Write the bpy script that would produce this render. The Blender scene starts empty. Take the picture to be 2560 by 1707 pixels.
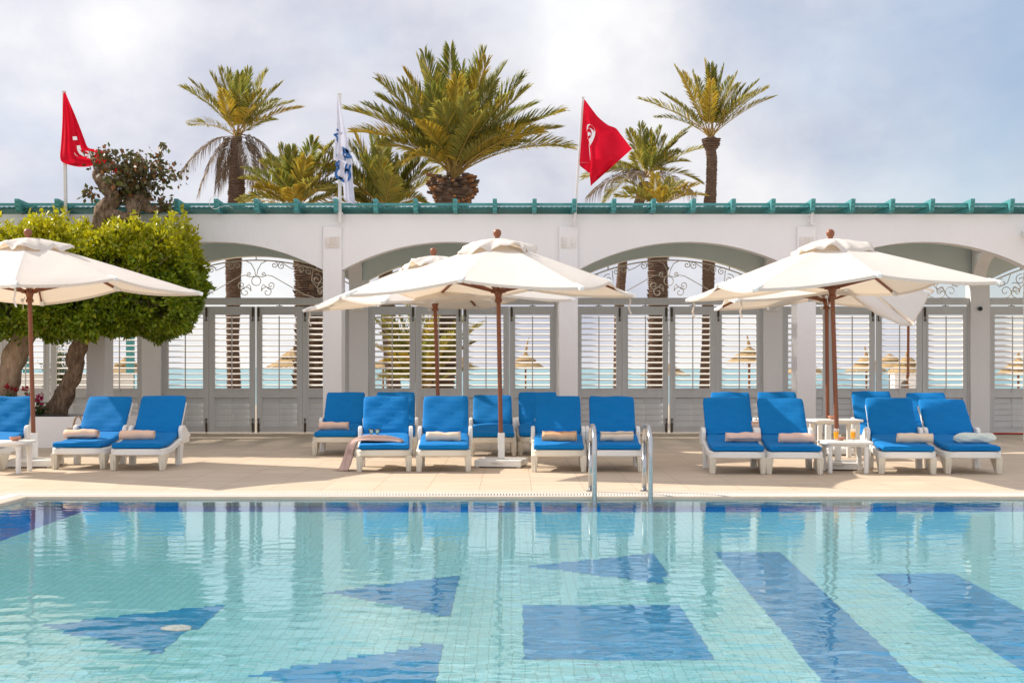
import bpy, bmesh, math, random
import numpy as np
from mathutils import Vector, Matrix, Euler
random.seed(7); RNG = np.random.default_rng(7)
R = math.radians; PI = math.pi
scene = bpy.context.scene
COL = scene.collection

# ------------------------------------------------------------------ camera model
F = 3400.0; EYE = 1.3; HZ = 918.0          # focal length in photo pixels, eye height, horizon row
def P(px, py, Y):                            # a photo pixel at a known depth -> a point
    return Vector(((px - 1280) / F * Y, Y, EYE - (py - HZ) / F * Y))
def XP(px, Y): return (px - 1280) / F * Y
WATER = -0.03; DEPTH = 0.66

# ------------------------------------------------------------------ materials
def nt_new(name):
    m = bpy.data.materials.new(name); m.use_nodes = True
    nt = m.node_tree; nt.nodes.clear()
    out = nt.nodes.new('ShaderNodeOutputMaterial')
    return m, nt, out
def N(nt, typ, **kw):
    n = nt.nodes.new(typ)
    for k, v in kw.items():
        if k in n.inputs.keys(): n.inputs[k].default_value = v
        else: setattr(n, k, v)
    return n
def L(nt, a, b): nt.links.new(a, b)
def c4(c): return (c[0], c[1], c[2], 1.0)

def mat(name, col, rough=0.6, col2=None, scale=4.0, amt=0.5, bump=0.0, bscale=40.0, metal=0.0,
        spec=0.4, stretch=(1, 1, 1), transl=0.0, tcol=None, detail=5.0, attr=None, sheen=0.0, bdist=0.01, coat=0.0):
    """Principled material with two-tone noise, fine bump and optional translucency."""
    m, nt, out = nt_new(name)
    tc = N(nt, 'ShaderNodeTexCoord')
    mp = N(nt, 'ShaderNodeMapping'); mp.inputs['Scale'].default_value = stretch
    L(nt, tc.outputs['Object'], mp.inputs['Vector'])
    b = N(nt, 'ShaderNodeBsdfPrincipled')
    b.inputs['Roughness'].default_value = rough; b.inputs['Metallic'].default_value = metal
    b.inputs['Specular IOR Level'].default_value = spec
    if coat: b.inputs['Coat Weight'].default_value = coat
    if sheen: b.inputs['Sheen Weight'].default_value = sheen
    if col2 is None: col2 = tuple(c * 0.82 for c in col)
    nz = N(nt, 'ShaderNodeTexNoise', Scale=scale, Detail=detail, Roughness=0.6)
    L(nt, mp.outputs[0], nz.inputs['Vector'])
    rp = N(nt, 'ShaderNodeValToRGB')
    rp.color_ramp.elements[0].position = 0.5 - amt * 0.5; rp.color_ramp.elements[0].color = c4(col2)
    rp.color_ramp.elements[1].position = 0.5 + amt * 0.5; rp.color_ramp.elements[1].color = c4(col)
    L(nt, nz.outputs['Fac'], rp.inputs['Fac'])
    csock = rp.outputs['Color']
    if attr:
        at = N(nt, 'ShaderNodeAttribute', attribute_name=attr)
        mx = N(nt, 'ShaderNodeMixRGB', blend_type='MULTIPLY'); mx.inputs['Fac'].default_value = 1
        L(nt, csock, mx.inputs[1]); L(nt, at.outputs['Color'], mx.inputs[2]); csock = mx.outputs[0]
    L(nt, csock, b.inputs['Base Color'])
    if bump:
        n2 = N(nt, 'ShaderNodeTexNoise', Scale=bscale, Detail=4.0)
        L(nt, mp.outputs[0], n2.inputs['Vector'])
        bp = N(nt, 'ShaderNodeBump', Strength=bump, Distance=bdist)
        L(nt, n2.outputs['Fac'], bp.inputs['Height']); L(nt, bp.outputs[0], b.inputs['Normal'])
    if transl:
        t = N(nt, 'ShaderNodeBsdfTranslucent')
        if tcol: t.inputs['Color'].default_value = c4(tcol)
        else: L(nt, csock, t.inputs['Color'])
        ms = N(nt, 'ShaderNodeMixShader'); ms.inputs[0].default_value = transl
        L(nt, b.outputs[0], ms.inputs[1]); L(nt, t.outputs[0], ms.inputs[2]); L(nt, ms.outputs[0], out.inputs['Surface'])
    else:
        L(nt, b.outputs[0], out.inputs['Surface'])
    return m

M = {}
M['stucco'] = mat('white_stucco', (0.83, 0.805, 0.795), 0.85, (0.755, 0.73, 0.72), 0.9, 0.8, 0.35, 9, stretch=(1, 1, 0.7), bdist=0.02, spec=0.2)
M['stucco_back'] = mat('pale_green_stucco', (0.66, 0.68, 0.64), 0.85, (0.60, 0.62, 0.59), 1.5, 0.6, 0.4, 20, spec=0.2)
M['plaster_patch'] = mat('stained_plaster', (0.84, 0.82, 0.80), 0.85, (0.62, 0.52, 0.44), 5, 0.45, 0.5, 25, stretch=(1, 1, 0.3), spec=0.2)
M['door'] = mat('grey_white_paint', (0.64, 0.635, 0.63), 0.5, (0.56, 0.55, 0.54), 6, 0.6, 0.15, 60, stretch=(1, 1, 0.2))
M['slat'] = mat('white_slat_paint', (0.85, 0.80, 0.74), 0.45, (0.80, 0.745, 0.685), 6, 0.6)
M['rust'] = mat('rusty_bolt', (0.16, 0.115, 0.07), 0.6, (0.05, 0.035, 0.025), 60, 0.6, 0.5, 120, metal=0.5)
M['iron'] = mat('cream_iron', (0.66, 0.61, 0.53), 0.5, (0.40, 0.33, 0.26), 30, 0.7)
M['teal'] = mat('teal_paint', (0.075, 0.30, 0.30), 0.5, (0.05, 0.23, 0.235), 4, 0.7, 0.2, 70, stretch=(1, .3, 1))
M['resin'] = mat('white_resin', (0.82, 0.81, 0.78), 0.38, (0.76, 0.745, 0.70), 5, 0.6, 0.08, 90, spec=0.45)
M['resin_old'] = mat('yellowed_resin', (0.74, 0.70, 0.60), 0.45, (0.66, 0.60, 0.48), 6, 0.7, 0.1, 80)
M['blue'] = mat('blue_cushion_fabric', (0.0015, 0.182, 0.50), 0.85, (0.001, 0.155, 0.44), 7, 0.7, 0.35, 55, spec=0.2, bdist=0.012)
M['towel_pink'] = mat('peach_towel', (0.86, 0.60, 0.45), 0.95, (0.78, 0.52, 0.37), 9, 0.6, 0.6, 160, spec=0.1, bdist=0.006)
M['towel_rose'] = mat('rose_towel', (0.83, 0.59, 0.49), 0.95, (0.75, 0.51, 0.41), 9, 0.6, 0.6, 160, spec=0.1, bdist=0.006)
M['towel_cream'] = mat('cream_towel', (0.85, 0.69, 0.53), 0.95, (0.77, 0.61, 0.45), 9, 0.6, 0.6, 160, spec=0.1, bdist=0.006)
M['towel_sand'] = mat('sand_towel', (0.78, 0.47, 0.25), 0.95, (0.70, 0.43, 0.26), 9, 0.6, 0.6, 160, spec=0.1, bdist=0.006)
M['towel_mint'] = mat('pale_mint_towel', (0.72, 0.76, 0.68), 0.95, (0.62, 0.67, 0.60), 9, 0.6, 0.7, 120, spec=0.1, bdist=0.008)
M['throw'] = mat('rose_grey_throw', (0.58, 0.42, 0.36), 0.95, (0.50, 0.35, 0.30), 12, 0.6, 0.5, 180, spec=0.1, bdist=0.005)
M['canvas'] = mat('offwhite_canvas', (0.75, 0.715, 0.67), 0.8, (0.70, 0.66, 0.61), 2.2, 0.7, 0.25, 9, transl=0.24, tcol=(0.92, 0.73, 0.52), spec=0.15, bdist=0.02)
M['canvas_cap'] = mat('white_tip_pocket', (0.85, 0.85, 0.84), 0.7, (0.8, 0.8, 0.78), 10)
M['wood'] = mat('red_brown_wood', (0.27, 0.088, 0.034), 0.42, (0.18, 0.055, 0.021), 9, 0.7, 0.2, 60, stretch=(1, 1, .12), spec=0.5)
M['steel'] = mat('brushed_steel', (0.50, 0.50, 0.50), 0.2, (0.40, 0.41, 0.42), 20, 0.7, metal=1.0, stretch=(1, 1, .1))
M['pole'] = mat('white_pole_paint', (0.72, 0.70, 0.68), 0.5, (0.62, 0.59, 0.57), 12, 0.7)
M['red'] = mat('red_flag_cloth', (0.72, 0.012, 0.035), 0.8, (0.62, 0.008, 0.028), 6, 0.6, 0.2, 40, transl=0.35, spec=0.1)
M['white_cloth'] = mat('white_flag_cloth', (0.70, 0.69, 0.79), 0.8, (0.60, 0.59, 0.70), 8, 0.6, 0.2, 40, transl=0.3, spec=0.1)
M['white_print'] = mat('white_flag_print', (0.84, 0.82, 0.83), 0.8, (0.76, 0.74, 0.76), 8)
M['blue_print'] = mat('blue_flag_print', (0.03, 0.12, 0.34), 0.8, (0.02, 0.09, 0.27), 8)
M['black'] = mat('black_plastic', (0.015, 0.015, 0.016), 0.35)
M['terracotta'] = mat('terracotta', (0.50, 0.24, 0.16), 0.7, (0.42, 0.19, 0.12), 14)
M['basket'] = mat('woven_straw', (0.50, 0.38, 0.24), 0.9, (0.30, 0.20, 0.11), 60, 0.6, 0.6, 90)
M['hose'] = mat('red_hose', (0.45, 0.015, 0.02), 0.4)
M['thatch'] = mat('dry_thatch', (0.46, 0.325, 0.17), 0.95, (0.27, 0.18, 0.09), 9, 0.8, 0.7, 50, stretch=(1, 1, 3), spec=0.1)
M['bark'] = mat('rough_brown_bark', (0.34, 0.24, 0.165), 0.95, (0.07, 0.045, 0.03), 22, 0.45, 1.0, 34, stretch=(1, 1, .35), spec=0.1, bdist=0.04)
M['bark_pale'] = mat('pale_bark', (0.46, 0.35, 0.25), 0.95, (0.18, 0.125, 0.085), 11, 0.55, 0.7, 18, stretch=(1, 1, .4), spec=0.1, bdist=0.03)
M['palm_bark'] = mat('ringed_palm_bark', (0.20, 0.135, 0.10), 0.95, (0.075, 0.047, 0.033), 14, 0.8, 0.8, 35, stretch=(.5, .5, 2.2), spec=0.1, bdist=0.03)
M['palm_stub'] = mat('cut_palm_stub', (0.36, 0.17, 0.07), 0.9, (0.12, 0.06, 0.03), 8, 0.8, 0.5, 40, spec=0.1)
M['frond'] = mat('green_frond', (0.25, 0.26, 0.04), 0.5, (0.145, 0.165, 0.03), 1.6, 0.8, transl=0.5, spec=0.4)
M['frond_pale'] = mat('olive_frond', (0.37, 0.33, 0.06), 0.5, (0.23, 0.22, 0.045), 1.6, 0.8, transl=0.5, spec=0.4)
M['frond_gold'] = mat('yellowing_frond', (0.54, 0.36, 0.035), 0.55, (0.36, 0.28, 0.035), 1.3, 0.7, transl=0.42, spec=0.3)
M['frond_dead'] = mat('dry_grey_frond', (0.30, 0.23, 0.175), 0.8, (0.17, 0.125, 0.09), 1.8, 0.7, transl=0.15, spec=0.2)
M['rachis'] = mat('yellow_midrib', (0.42, 0.27, 0.08), 0.5, (0.30, 0.19, 0.05), 3, 0.7)
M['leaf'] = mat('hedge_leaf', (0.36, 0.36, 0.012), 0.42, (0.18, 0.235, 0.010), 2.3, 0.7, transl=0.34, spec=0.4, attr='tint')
M['leaf_dark'] = mat('bronze_leaf', (0.125, 0.115, 0.036), 0.5, (0.070, 0.062, 0.024), 4, 0.7, transl=0.25, attr='tint')
M['leaf_plain'] = mat('shrub_leaf', (0.075, 0.12, 0.03), 0.5, (0.04, 0.075, 0.02), 4, 0.7, transl=0.25, attr='tint')
M['petal'] = mat('magenta_petal', (0.55, 0.012, 0.14), 0.7, (0.40, 0.01, 0.09), 20, transl=0.3)
M['petal_red'] = mat('crimson_petal', (0.42, 0.01, 0.03), 0.7, (0.30, 0.01, 0.02), 20, transl=0.3)
M['soil'] = mat('dark_soil', (0.09, 0.065, 0.045), 0.95, (0.05, 0.035, 0.025), 20, 0.7, 0.8, 50)
M['sand'] = mat('beach_sand', (0.58, 0.47, 0.33), 0.95, (0.50, 0.40, 0.28), 2, 0.7, 0.4, 20)
M['grate'] = mat('white_grate', (0.78, 0.77, 0.75), 0.5, (0.70, 0.69, 0.67), 12)
M['coping'] = mat('cream_coping', (0.54, 0.465, 0.375), 0.6, (0.47, 0.40, 0.315), 6, 0.6)
M['dark'] = mat('dark_channel', (0.035, 0.038, 0.045), 0.8)
M['juice'] = mat('orange_juice', (0.95, 0.40, 0.005), 0.3, (0.85, 0.33, 0.005), 20)
M['lens'] = mat('blue_mirror_lens', (0.30, 0.52, 0.62), 0.08, (0.25, 0.46, 0.56), 20, metal=0.6)

def glass_mat():
    m, nt, out = nt_new('clear_glass')
    g = N(nt, 'ShaderNodeBsdfGlass', IOR=1.2, Roughness=0.0); g.inputs['Color'].default_value = (0.97, 0.98, 0.98, 1)
    t = N(nt, 'ShaderNodeBsdfTransparent')
    mx = N(nt, 'ShaderNodeMixShader'); mx.inputs[0].default_value = 0.3
    L(nt, t.outputs[0], mx.inputs[1]); L(nt, g.outputs[0], mx.inputs[2]); L(nt, mx.outputs[0], out.inputs['Surface'])
    return m
M['glass'] = glass_mat()

def deck_mat():
    m, nt, out = nt_new('beige_porcelain_tile')
    tc = N(nt, 'ShaderNodeTexCoord')
    br = N(nt, 'ShaderNodeTexBrick', offset=0.0, squash=1.0)
    br.inputs['Scale'].default_value = 1.0
    br.inputs['Mortar Size'].default_value = 0.0045; br.inputs['Mortar Smooth'].default_value = 0.3
    br.inputs['Brick Width'].default_value = 0.56; br.inputs['Row Height'].default_value = 0.56
    br.inputs['Color1'].default_value = (0.555, 0.452, 0.342, 1); br.inputs['Color2'].default_value = (0.60, 0.492, 0.374, 1)
    br.inputs['Mortar'].default_value = (0.38, 0.295, 0.215, 1)
    mp = N(nt, 'ShaderNodeMapping'); mp.inputs['Location'].default_value = (0.35 + 0.56 * 100, 0.13 + 56, 0)
    L(nt, tc.outputs['Object'], mp.inputs[0]); L(nt, mp.outputs[0], br.inputs['Vector'])
    mp2 = N(nt, 'ShaderNodeMapping'); mp2.inputs['Scale'].default_value = (0.9, 5.0, 1)
    L(nt, tc.outputs['Object'], mp2.inputs[0])
    nz = N(nt, 'ShaderNodeTexNoise', Scale=1.6, Detail=6.0, Roughness=0.65); L(nt, mp2.outputs[0], nz.inputs['Vector'])
    rp = N(nt, 'ShaderNodeValToRGB'); rp.color_ramp.elements[0].position = .3; rp.color_ramp.elements[1].position = .7
    rp.color_ramp.elements[0].color = (0.84, 0.82, 0.80, 1); rp.color_ramp.elements[1].color = (1.06, 1.05, 1.04, 1)
    L(nt, nz.outputs['Fac'], rp.inputs[0])
    mx = N(nt, 'ShaderNodeMixRGB', blend_type='MULTIPLY'); mx.inputs[0].default_value = 1
    L(nt, br.outputs['Color'], mx.inputs[1]); L(nt, rp.outputs[0], mx.inputs[2])
    nz3 = N(nt, 'ShaderNodeTexNoise', Scale=0.9, Detail=3.0); L(nt, tc.outputs['Object'], nz3.inputs['Vector'])
    rp3 = N(nt, 'ShaderNodeValToRGB'); rp3.color_ramp.elements[0].color = (0.88, 0.865, 0.85, 1); rp3.color_ramp.elements[1].color = (1.03, 1.03, 1.03, 1)
    L(nt, nz3.outputs['Fac'], rp3.inputs[0])
    mx3 = N(nt, 'ShaderNodeMixRGB', blend_type='MULTIPLY'); mx3.inputs[0].default_value = 1
    L(nt, mx.outputs[0], mx3.inputs[1]); L(nt, rp3.outputs[0], mx3.inputs[2])
    b = N(nt, 'ShaderNodeBsdfPrincipled'); b.inputs['Roughness'].default_value = 0.62; b.inputs['Specular IOR Level'].default_value = 0.22
    L(nt, mx3.outputs[0], b.inputs['Base Color']); L(nt, b.outputs[0], out.inputs['Surface'])
    return m
M['deck'] = deck_mat()

def pooltile_mat(name, c1, c2, mortar, pitch, ax=(0, 1)):
    m, nt, out = nt_new(name)
    tc = N(nt, 'ShaderNodeTexCoord')
    sp = N(nt, 'ShaderNodeSeparateXYZ'); L(nt, tc.outputs['Object'], sp.inputs[0])
    cb = N(nt, 'ShaderNodeCombineXYZ'); L(nt, sp.outputs[ax[0]], cb.inputs[0]); L(nt, sp.outputs[ax[1]], cb.inputs[1])
    mp = N(nt, 'ShaderNodeMapping'); mp.inputs['Location'].default_value = (pitch * 300, pitch * 300, 0); L(nt, cb.outputs[0], mp.inputs[0])
    br = N(nt, 'ShaderNodeTexBrick', offset=0.0, squash=1.0)
    br.inputs['Scale'].default_value = 1.0; br.inputs['Mortar Size'].default_value = pitch * 0.026; br.inputs['Mortar Smooth'].default_value = 0.2
    br.inputs['Brick Width'].default_value = pitch; br.inputs['Row Height'].default_value = pitch
    br.inputs['Color1'].default_value = c4(c1); br.inputs['Color2'].default_value = c4(c2); br.inputs['Mortar'].default_value = c4(mortar)
    L(nt, mp.outputs[0], br.inputs['Vector'])
    b = N(nt, 'ShaderNodeBsdfPrincipled'); b.inputs['Roughness'].default_value = 0.35
    L(nt, br.outputs['Color'], b.inputs['Base Color']); L(nt, b.outputs[0], out.inputs['Surface'])
    return m
TP = 0.0605
M['tile'] = pooltile_mat('aqua_pool_tile', (0.275, 0.665, 0.72), (0.315, 0.705, 0.76), (0.10, 0.33, 0.33), TP)
M['tile_blue'] = pooltile_mat('blue_pool_tile', (0.002, 0.235, 0.50), (0.004, 0.27, 0.55), (0.02, 0.24, 0.38), TP)
M['tile_band'] = pooltile_mat('dark_blue_band_tile', (0.01, 0.10, 0.42), (0.012, 0.13, 0.47), (0.02, 0.12, 0.30), TP)
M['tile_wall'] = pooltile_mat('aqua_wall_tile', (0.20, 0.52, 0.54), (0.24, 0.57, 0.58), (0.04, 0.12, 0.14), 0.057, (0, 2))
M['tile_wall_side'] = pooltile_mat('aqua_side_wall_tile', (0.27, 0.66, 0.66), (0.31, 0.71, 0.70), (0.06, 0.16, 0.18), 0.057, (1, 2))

def water_mat():
    m, nt, out = nt_new('pool_water')
    g = N(nt, 'ShaderNodeBsdfGlass', IOR=1.33, Roughness=0.0); g.inputs['Color'].default_value = (0.93, 0.99, 0.99, 1)
    tc = N(nt, 'ShaderNodeTexCoord'); mp = N(nt, 'ShaderNodeMapping'); mp.inputs['Scale'].default_value = (.55, 1.0, 1); L(nt, tc.outputs['Object'], mp.inputs[0])
    nz = N(nt, 'ShaderNodeTexNoise', Scale=17.0, Detail=3.0, Roughness=.5, Distortion=.4); L(nt, mp.outputs[0], nz.inputs['Vector'])
    n2 = N(nt, 'ShaderNodeTexNoise', Scale=.55, Detail=2.0); L(nt, mp.outputs[0], n2.inputs['Vector'])
    rp = N(nt, 'ShaderNodeValToRGB'); rp.color_ramp.elements[0].position = .35; rp.color_ramp.elements[1].position = .65; rp.color_ramp.elements[0].color = (.25, .25, .25, 1); L(nt, n2.outputs['Fac'], rp.inputs[0])
    mu = N(nt, 'ShaderNodeMath', operation='MULTIPLY'); L(nt, nz.outputs['Fac'], mu.inputs[0]); L(nt, rp.outputs[0], mu.inputs[1])
    bp = N(nt, 'ShaderNodeBump', Strength=1.0, Distance=WBUMP); L(nt, mu.outputs[0], bp.inputs['Height']); L(nt, bp.outputs[0], g.inputs['Normal'])
    L(nt, g.outputs[0], out.inputs['Surface'])
    return m
WBUMP = 0.0011
M['water'] = water_mat()

def sea_mat():
    m, nt, out = nt_new('sea_water')
    tc = N(nt, 'ShaderNodeTexCoord')
    mp = N(nt, 'ShaderNodeMapping'); mp.inputs['Scale'].default_value = (.05, .012, 1); L(nt, tc.outputs['Object'], mp.inputs[0])
    nz = N(nt, 'ShaderNodeTexNoise', Scale=1.2, Detail=6.0); L(nt, mp.outputs[0], nz.inputs['Vector'])
    rp = N(nt, 'ShaderNodeValToRGB'); rp.color_ramp.elements[0].position = .35; rp.color_ramp.elements[1].position = .65
    rp.color_ramp.elements[0].color = (0.10, 0.215, 0.26, 1); rp.color_ramp.elements[1].color = (0.175, 0.345, 0.35, 1)
    L(nt, nz.outputs['Fac'], rp.inputs[0])
    b = N(nt, 'ShaderNodeBsdfPrincipled'); b.inputs['Roughness'].default_value = 0.35; b.inputs['Specular IOR Level'].default_value = 0.3
    mp2 = N(nt, 'ShaderNodeMapping'); mp2.inputs['Scale'].default_value = (.5, .22, 1); L(nt, tc.outputs['Object'], mp2.inputs[0])
    n2 = N(nt, 'ShaderNodeTexNoise', Scale=1.0, Detail=5.0); L(nt, mp2.outputs[0], n2.inputs['Vector'])
    bp = N(nt, 'ShaderNodeBump', Strength=0.9, Distance=0.8); L(nt, n2.outputs['Fac'], bp.inputs['Height']); L(nt, bp.outputs[0], b.inputs['Normal'])
    L(nt, rp.outputs[0], b.inputs['Base Color']); L(nt, b.outputs[0], out.inputs['Surface'])
    return m
M['sea'] = sea_mat()

# ------------------------------------------------------------------ mesh builder
class MB:
    def __init__(s, T=None): s.v = []; s.f = []; s.m = []; s.T = T; s.tint = None
    def add(s, vs, fs, mi=0):
        o = len(s.v)
        if s.T is not None: vs = [s.T @ Vector(v) for v in vs]
        s.v.extend([tuple(v) for v in vs]); s.f.extend([tuple(i + o for i in f) for f in fs]); s.m.extend([mi] * len(fs))
    def box(s, c, d, rot=None, mi=0, taper=(1, 1)):
        hx, hy, hz = d[0] / 2, d[1] / 2, d[2] / 2
        vs = []
        for z, k in ((-hz, (1, 1)), (hz, taper)):
            for x, y in ((-hx, -hy), (hx, -hy), (hx, hy), (-hx, hy)): vs.append(Vector((x * k[0], y * k[1], z)))
        if rot is not None:
            E = Euler(rot).to_matrix(); vs = [E @ v for v in vs]
        c = Vector(c); vs = [v + c for v in vs]
        s.add(vs, [(3, 2, 1, 0), (4, 5, 6, 7), (0, 1, 5, 4), (1, 2, 6, 5), (2, 3, 7, 6), (3, 0, 4, 7)], mi)
    def box2(s, a, b, mi=0):
        s.box([(a[i] + b[i]) / 2 for i in range(3)], [abs(b[i] - a[i]) for i in range(3)], None, mi)
    def bar(s, a, b, w, h, mi=0, up=(0, 0, 1)):
        a = Vector(a); b = Vector(b); t = (b - a).normalized(); u = Vector(up)
        sd = t.cross(u)
        if sd.length < 1e-4: sd = t.cross(Vector((0, 1, 0)))
        sd.normalize(); u = sd.cross(t)
        vs = []
        for p in (a, b):
            for i, j in ((-1, -1), (1, -1), (1, 1), (-1, 1)): vs.append(p + sd * (i * w / 2) + u * (j * h / 2))
        s.add(vs, [(3, 2, 1, 0), (4, 5, 6, 7), (0, 1, 5, 4), (1, 2, 6, 5), (2, 3, 7, 6), (3, 0, 4, 7)], mi)
    def tube(s, pts, r, n=8, mi=0, cap=True):
        pts = [Vector(p) for p in pts]; k = len(pts)
        rs = r if isinstance(r, (list, tuple)) else [r] * k
        vs = []; u = None
        for i, p in enumerate(pts):
            t = (pts[min(i + 1, k - 1)] - pts[max(i - 1, 0)]).normalized()
            if u is None:
                u = t.cross(Vector((0.13, 1, 0.07)))
                if u.length < .05: u = t.cross(Vector((1, 0, 0)))
            u = (u - t * u.dot(t)).normalized(); w = t.cross(u)
            for j in range(n):
                a = 2 * PI * j / n; vs.append(p + (u * math.cos(a) + w * math.sin(a)) * rs[i])
        fs = []
        for i in range(k - 1):
            for j in range(n):
                a = i * n + j; b = i * n + (j + 1) % n; fs.append((a, b, b + n, a + n))
        if cap: fs.append(tuple(range(n - 1, -1, -1))); fs.append(tuple((k - 1) * n + j for j in range(n)))
        s.add(vs, fs, mi)
    def lathe(s, prof, n=20, c=(0, 0, 0), mi=0):
        c = Vector(c); vs = []; k = len(prof)
        for r, z in prof:
            for j in range(n):
                a = 2 * PI * j / n; vs.append(c + Vector((r * math.cos(a), r * math.sin(a), z)))
        fs = []
        for i in range(k - 1):
            for j in range(n):
                a = i * n + j; b = i * n + (j + 1) % n; fs.append((a, b, b + n, a + n))
        fs.append(tuple(range(n - 1, -1, -1))); fs.append(tuple((k - 1) * n + j for j in range(n)))
        s.add(vs, fs, mi)
    def extrude(s, poly, axis, a, b, mi=0):
        """poly of 2-D points swept along axis 'x','y' or 'z' from a to b (convex or mildly concave)."""
        def v3(p, t):
            return {'x': (t, p[0], p[1]), 'y': (p[0], t, p[1]), 'z': (p[0], p[1], t)}[axis]
        n = len(poly); vs = [v3(p, a) for p in poly] + [v3(p, b) for p in poly]
        fs = [tuple(range(n)), tuple(range(2 * n - 1, n - 1, -1))]
        for i in range(n): j = (i + 1) % n; fs.append((i, i + n, j + n, j))
        s.add(vs, fs, mi)
    def grid(s, pts, mi=0, closed=False):
        """pts[i][j] rows of points -> quads"""
        a = len(pts); b = len(pts[0]); vs = [p for row in pts for p in row]; fs = []
        for i in range(a - 1):
            for j in range(b - 1 + (1 if closed else 0)):
                j2 = (j + 1) % b; fs.append((i * b + j, i * b + j2, (i + 1) * b + j2, (i + 1) * b + j))
        s.add(vs, fs, mi)
    def build(s, name, mats, parent=None, smooth=False, bevel=0.0, org=None, fix=True):
        me = bpy.data.meshes.new(name)
        if not isinstance(mats, (list, tuple)): mats = [mats]
        vs = s.v
        if org is None and parent is not None and parent.get('_world'): org = parent.location
        if org is not None: vs = [(v[0] - org[0], v[1] - org[1], v[2] - org[2]) for v in vs]
        me.from_pydata(vs, [], s.f)
        for m in mats: me.materials.append(m)
        if len(mats) > 1: me.polygons.foreach_set('material_index', s.m)
        if fix:
            bm = bmesh.new(); bm.from_mesh(me); bmesh.ops.recalc_face_normals(bm, faces=bm.faces); bm.to_mesh(me); bm.free()
        if smooth: me.polygons.foreach_set('use_smooth', [True] * len(me.polygons))
        me.update()
        o = bpy.data.objects.new(name, me); COL.objects.link(o)
        if parent is not None: o.parent = parent
        elif org is not None: o.location = org
        if smooth == 'auto':
            try: me.set_sharp_from_angle(angle=R(40))
            except Exception: pass
        if bevel:
            bv = o.modifiers.new('bevel', 'BEVEL'); bv.width = bevel; bv.segments = 2; bv.limit_method = 'ANGLE'; bv.angle_limit = R(40)
        return o

def thing(name, label, cat, loc=(0, 0, 0), rz=0.0, group=None, world=False):
    o = bpy.data.objects.new(name, None); COL.objects.link(o)
    o.location = loc; o.rotation_euler = (0, 0, rz); o.empty_display_size = .1
    o['label'] = label; o['category'] = cat
    if group: o['group'] = group
    if world: o['_world'] = 1
    return o
def tag(o, label, cat, group=None):
    o['label'] = label; o['category'] = cat
    if group: o['group'] = group
    return o
def struct(o, kind='structure'): o['kind'] = kind; return o
def kids(o): return [c for c in CH.get(o.name, [])]
def copy_tree(root, loc=None, rz=None, label=None, group=None):
    r = root.copy(); COL.objects.link(r)
    if loc is not None: r.location = loc
    if rz is not None: r.rotation_euler = (0, 0, rz)
    if label: r['label'] = label
    if group: r['group'] = group
    for ch in list(root.children):
        c = ch.copy(); COL.objects.link(c); c.parent = r
        for g in list(ch.children):
            d = g.copy(); COL.objects.link(d); d.parent = c
    return r
def np_mesh(name, V, Fq, mats, parent=None, mi=None, tint=None, smooth=False):
    me = bpy.data.meshes.new(name); nv = len(V); nf = len(Fq); k = Fq.shape[1]
    me.vertices.add(nv); me.vertices.foreach_set('co', np.ascontiguousarray(V, dtype=np.float32).ravel())
    me.loops.add(nf * k); me.loops.foreach_set('vertex_index', np.ascontiguousarray(Fq, dtype=np.int32).ravel())
    me.polygons.add(nf); me.polygons.foreach_set('loop_start', np.arange(0, nf * k, k, dtype=np.int32))
    try: me.polygons.foreach_set('loop_total', np.full(nf, k, dtype=np.int32))
    except Exception: pass
    if not isinstance(mats, (list, tuple)): mats = [mats]
    for m in mats: me.materials.append(m)
    if mi is not None: me.polygons.foreach_set('material_index', np.asarray(mi, dtype=np.int32))
    if smooth: me.polygons.foreach_set('use_smooth', np.ones(nf, dtype=bool))
    if tint is not None:
        ca = me.color_attributes.new('tint', 'FLOAT_COLOR', 'POINT')
        ca.data.foreach_set('color', np.ascontiguousarray(tint, dtype=np.float32).ravel())
    me.update(calc_edges=True); me.validate()
    o = bpy.data.objects.new(name, me); COL.objects.link(o)
    if parent is not None: o.parent = parent
    return o


SUN, SKYS, EXPO = 4.7, 0.10, 0.50
# ================================================================== SETTING: ground, pool, beach, sea
PX0, PX1, PY0, PY1 = -4.90, 9.5, 1.2, 13.74      # pool outline
mb = MB()
def sheet(x0, y0, x1, y1, z, mi=0): mb.add([(x0, y0, z), (x1, y0, z), (x1, y1, z), (x0, y1, z)], [(0, 1, 2, 3)], mi)
GX = 0.40                                        # width of the coping + grate surround
sheet(-60, PY1 + 0.61, 60, 27.3, 0)
sheet(-60, -12, PX0 - GX, PY1 + 0.61, 0); sheet(PX1 + GX, -12, 60, PY1 + 0.61, 0); sheet(PX0 - GX, -12, PX1 + GX, PY0 - GX, 0)
struct(mb.build('pool_deck', M['deck'], fix=False))
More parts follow.
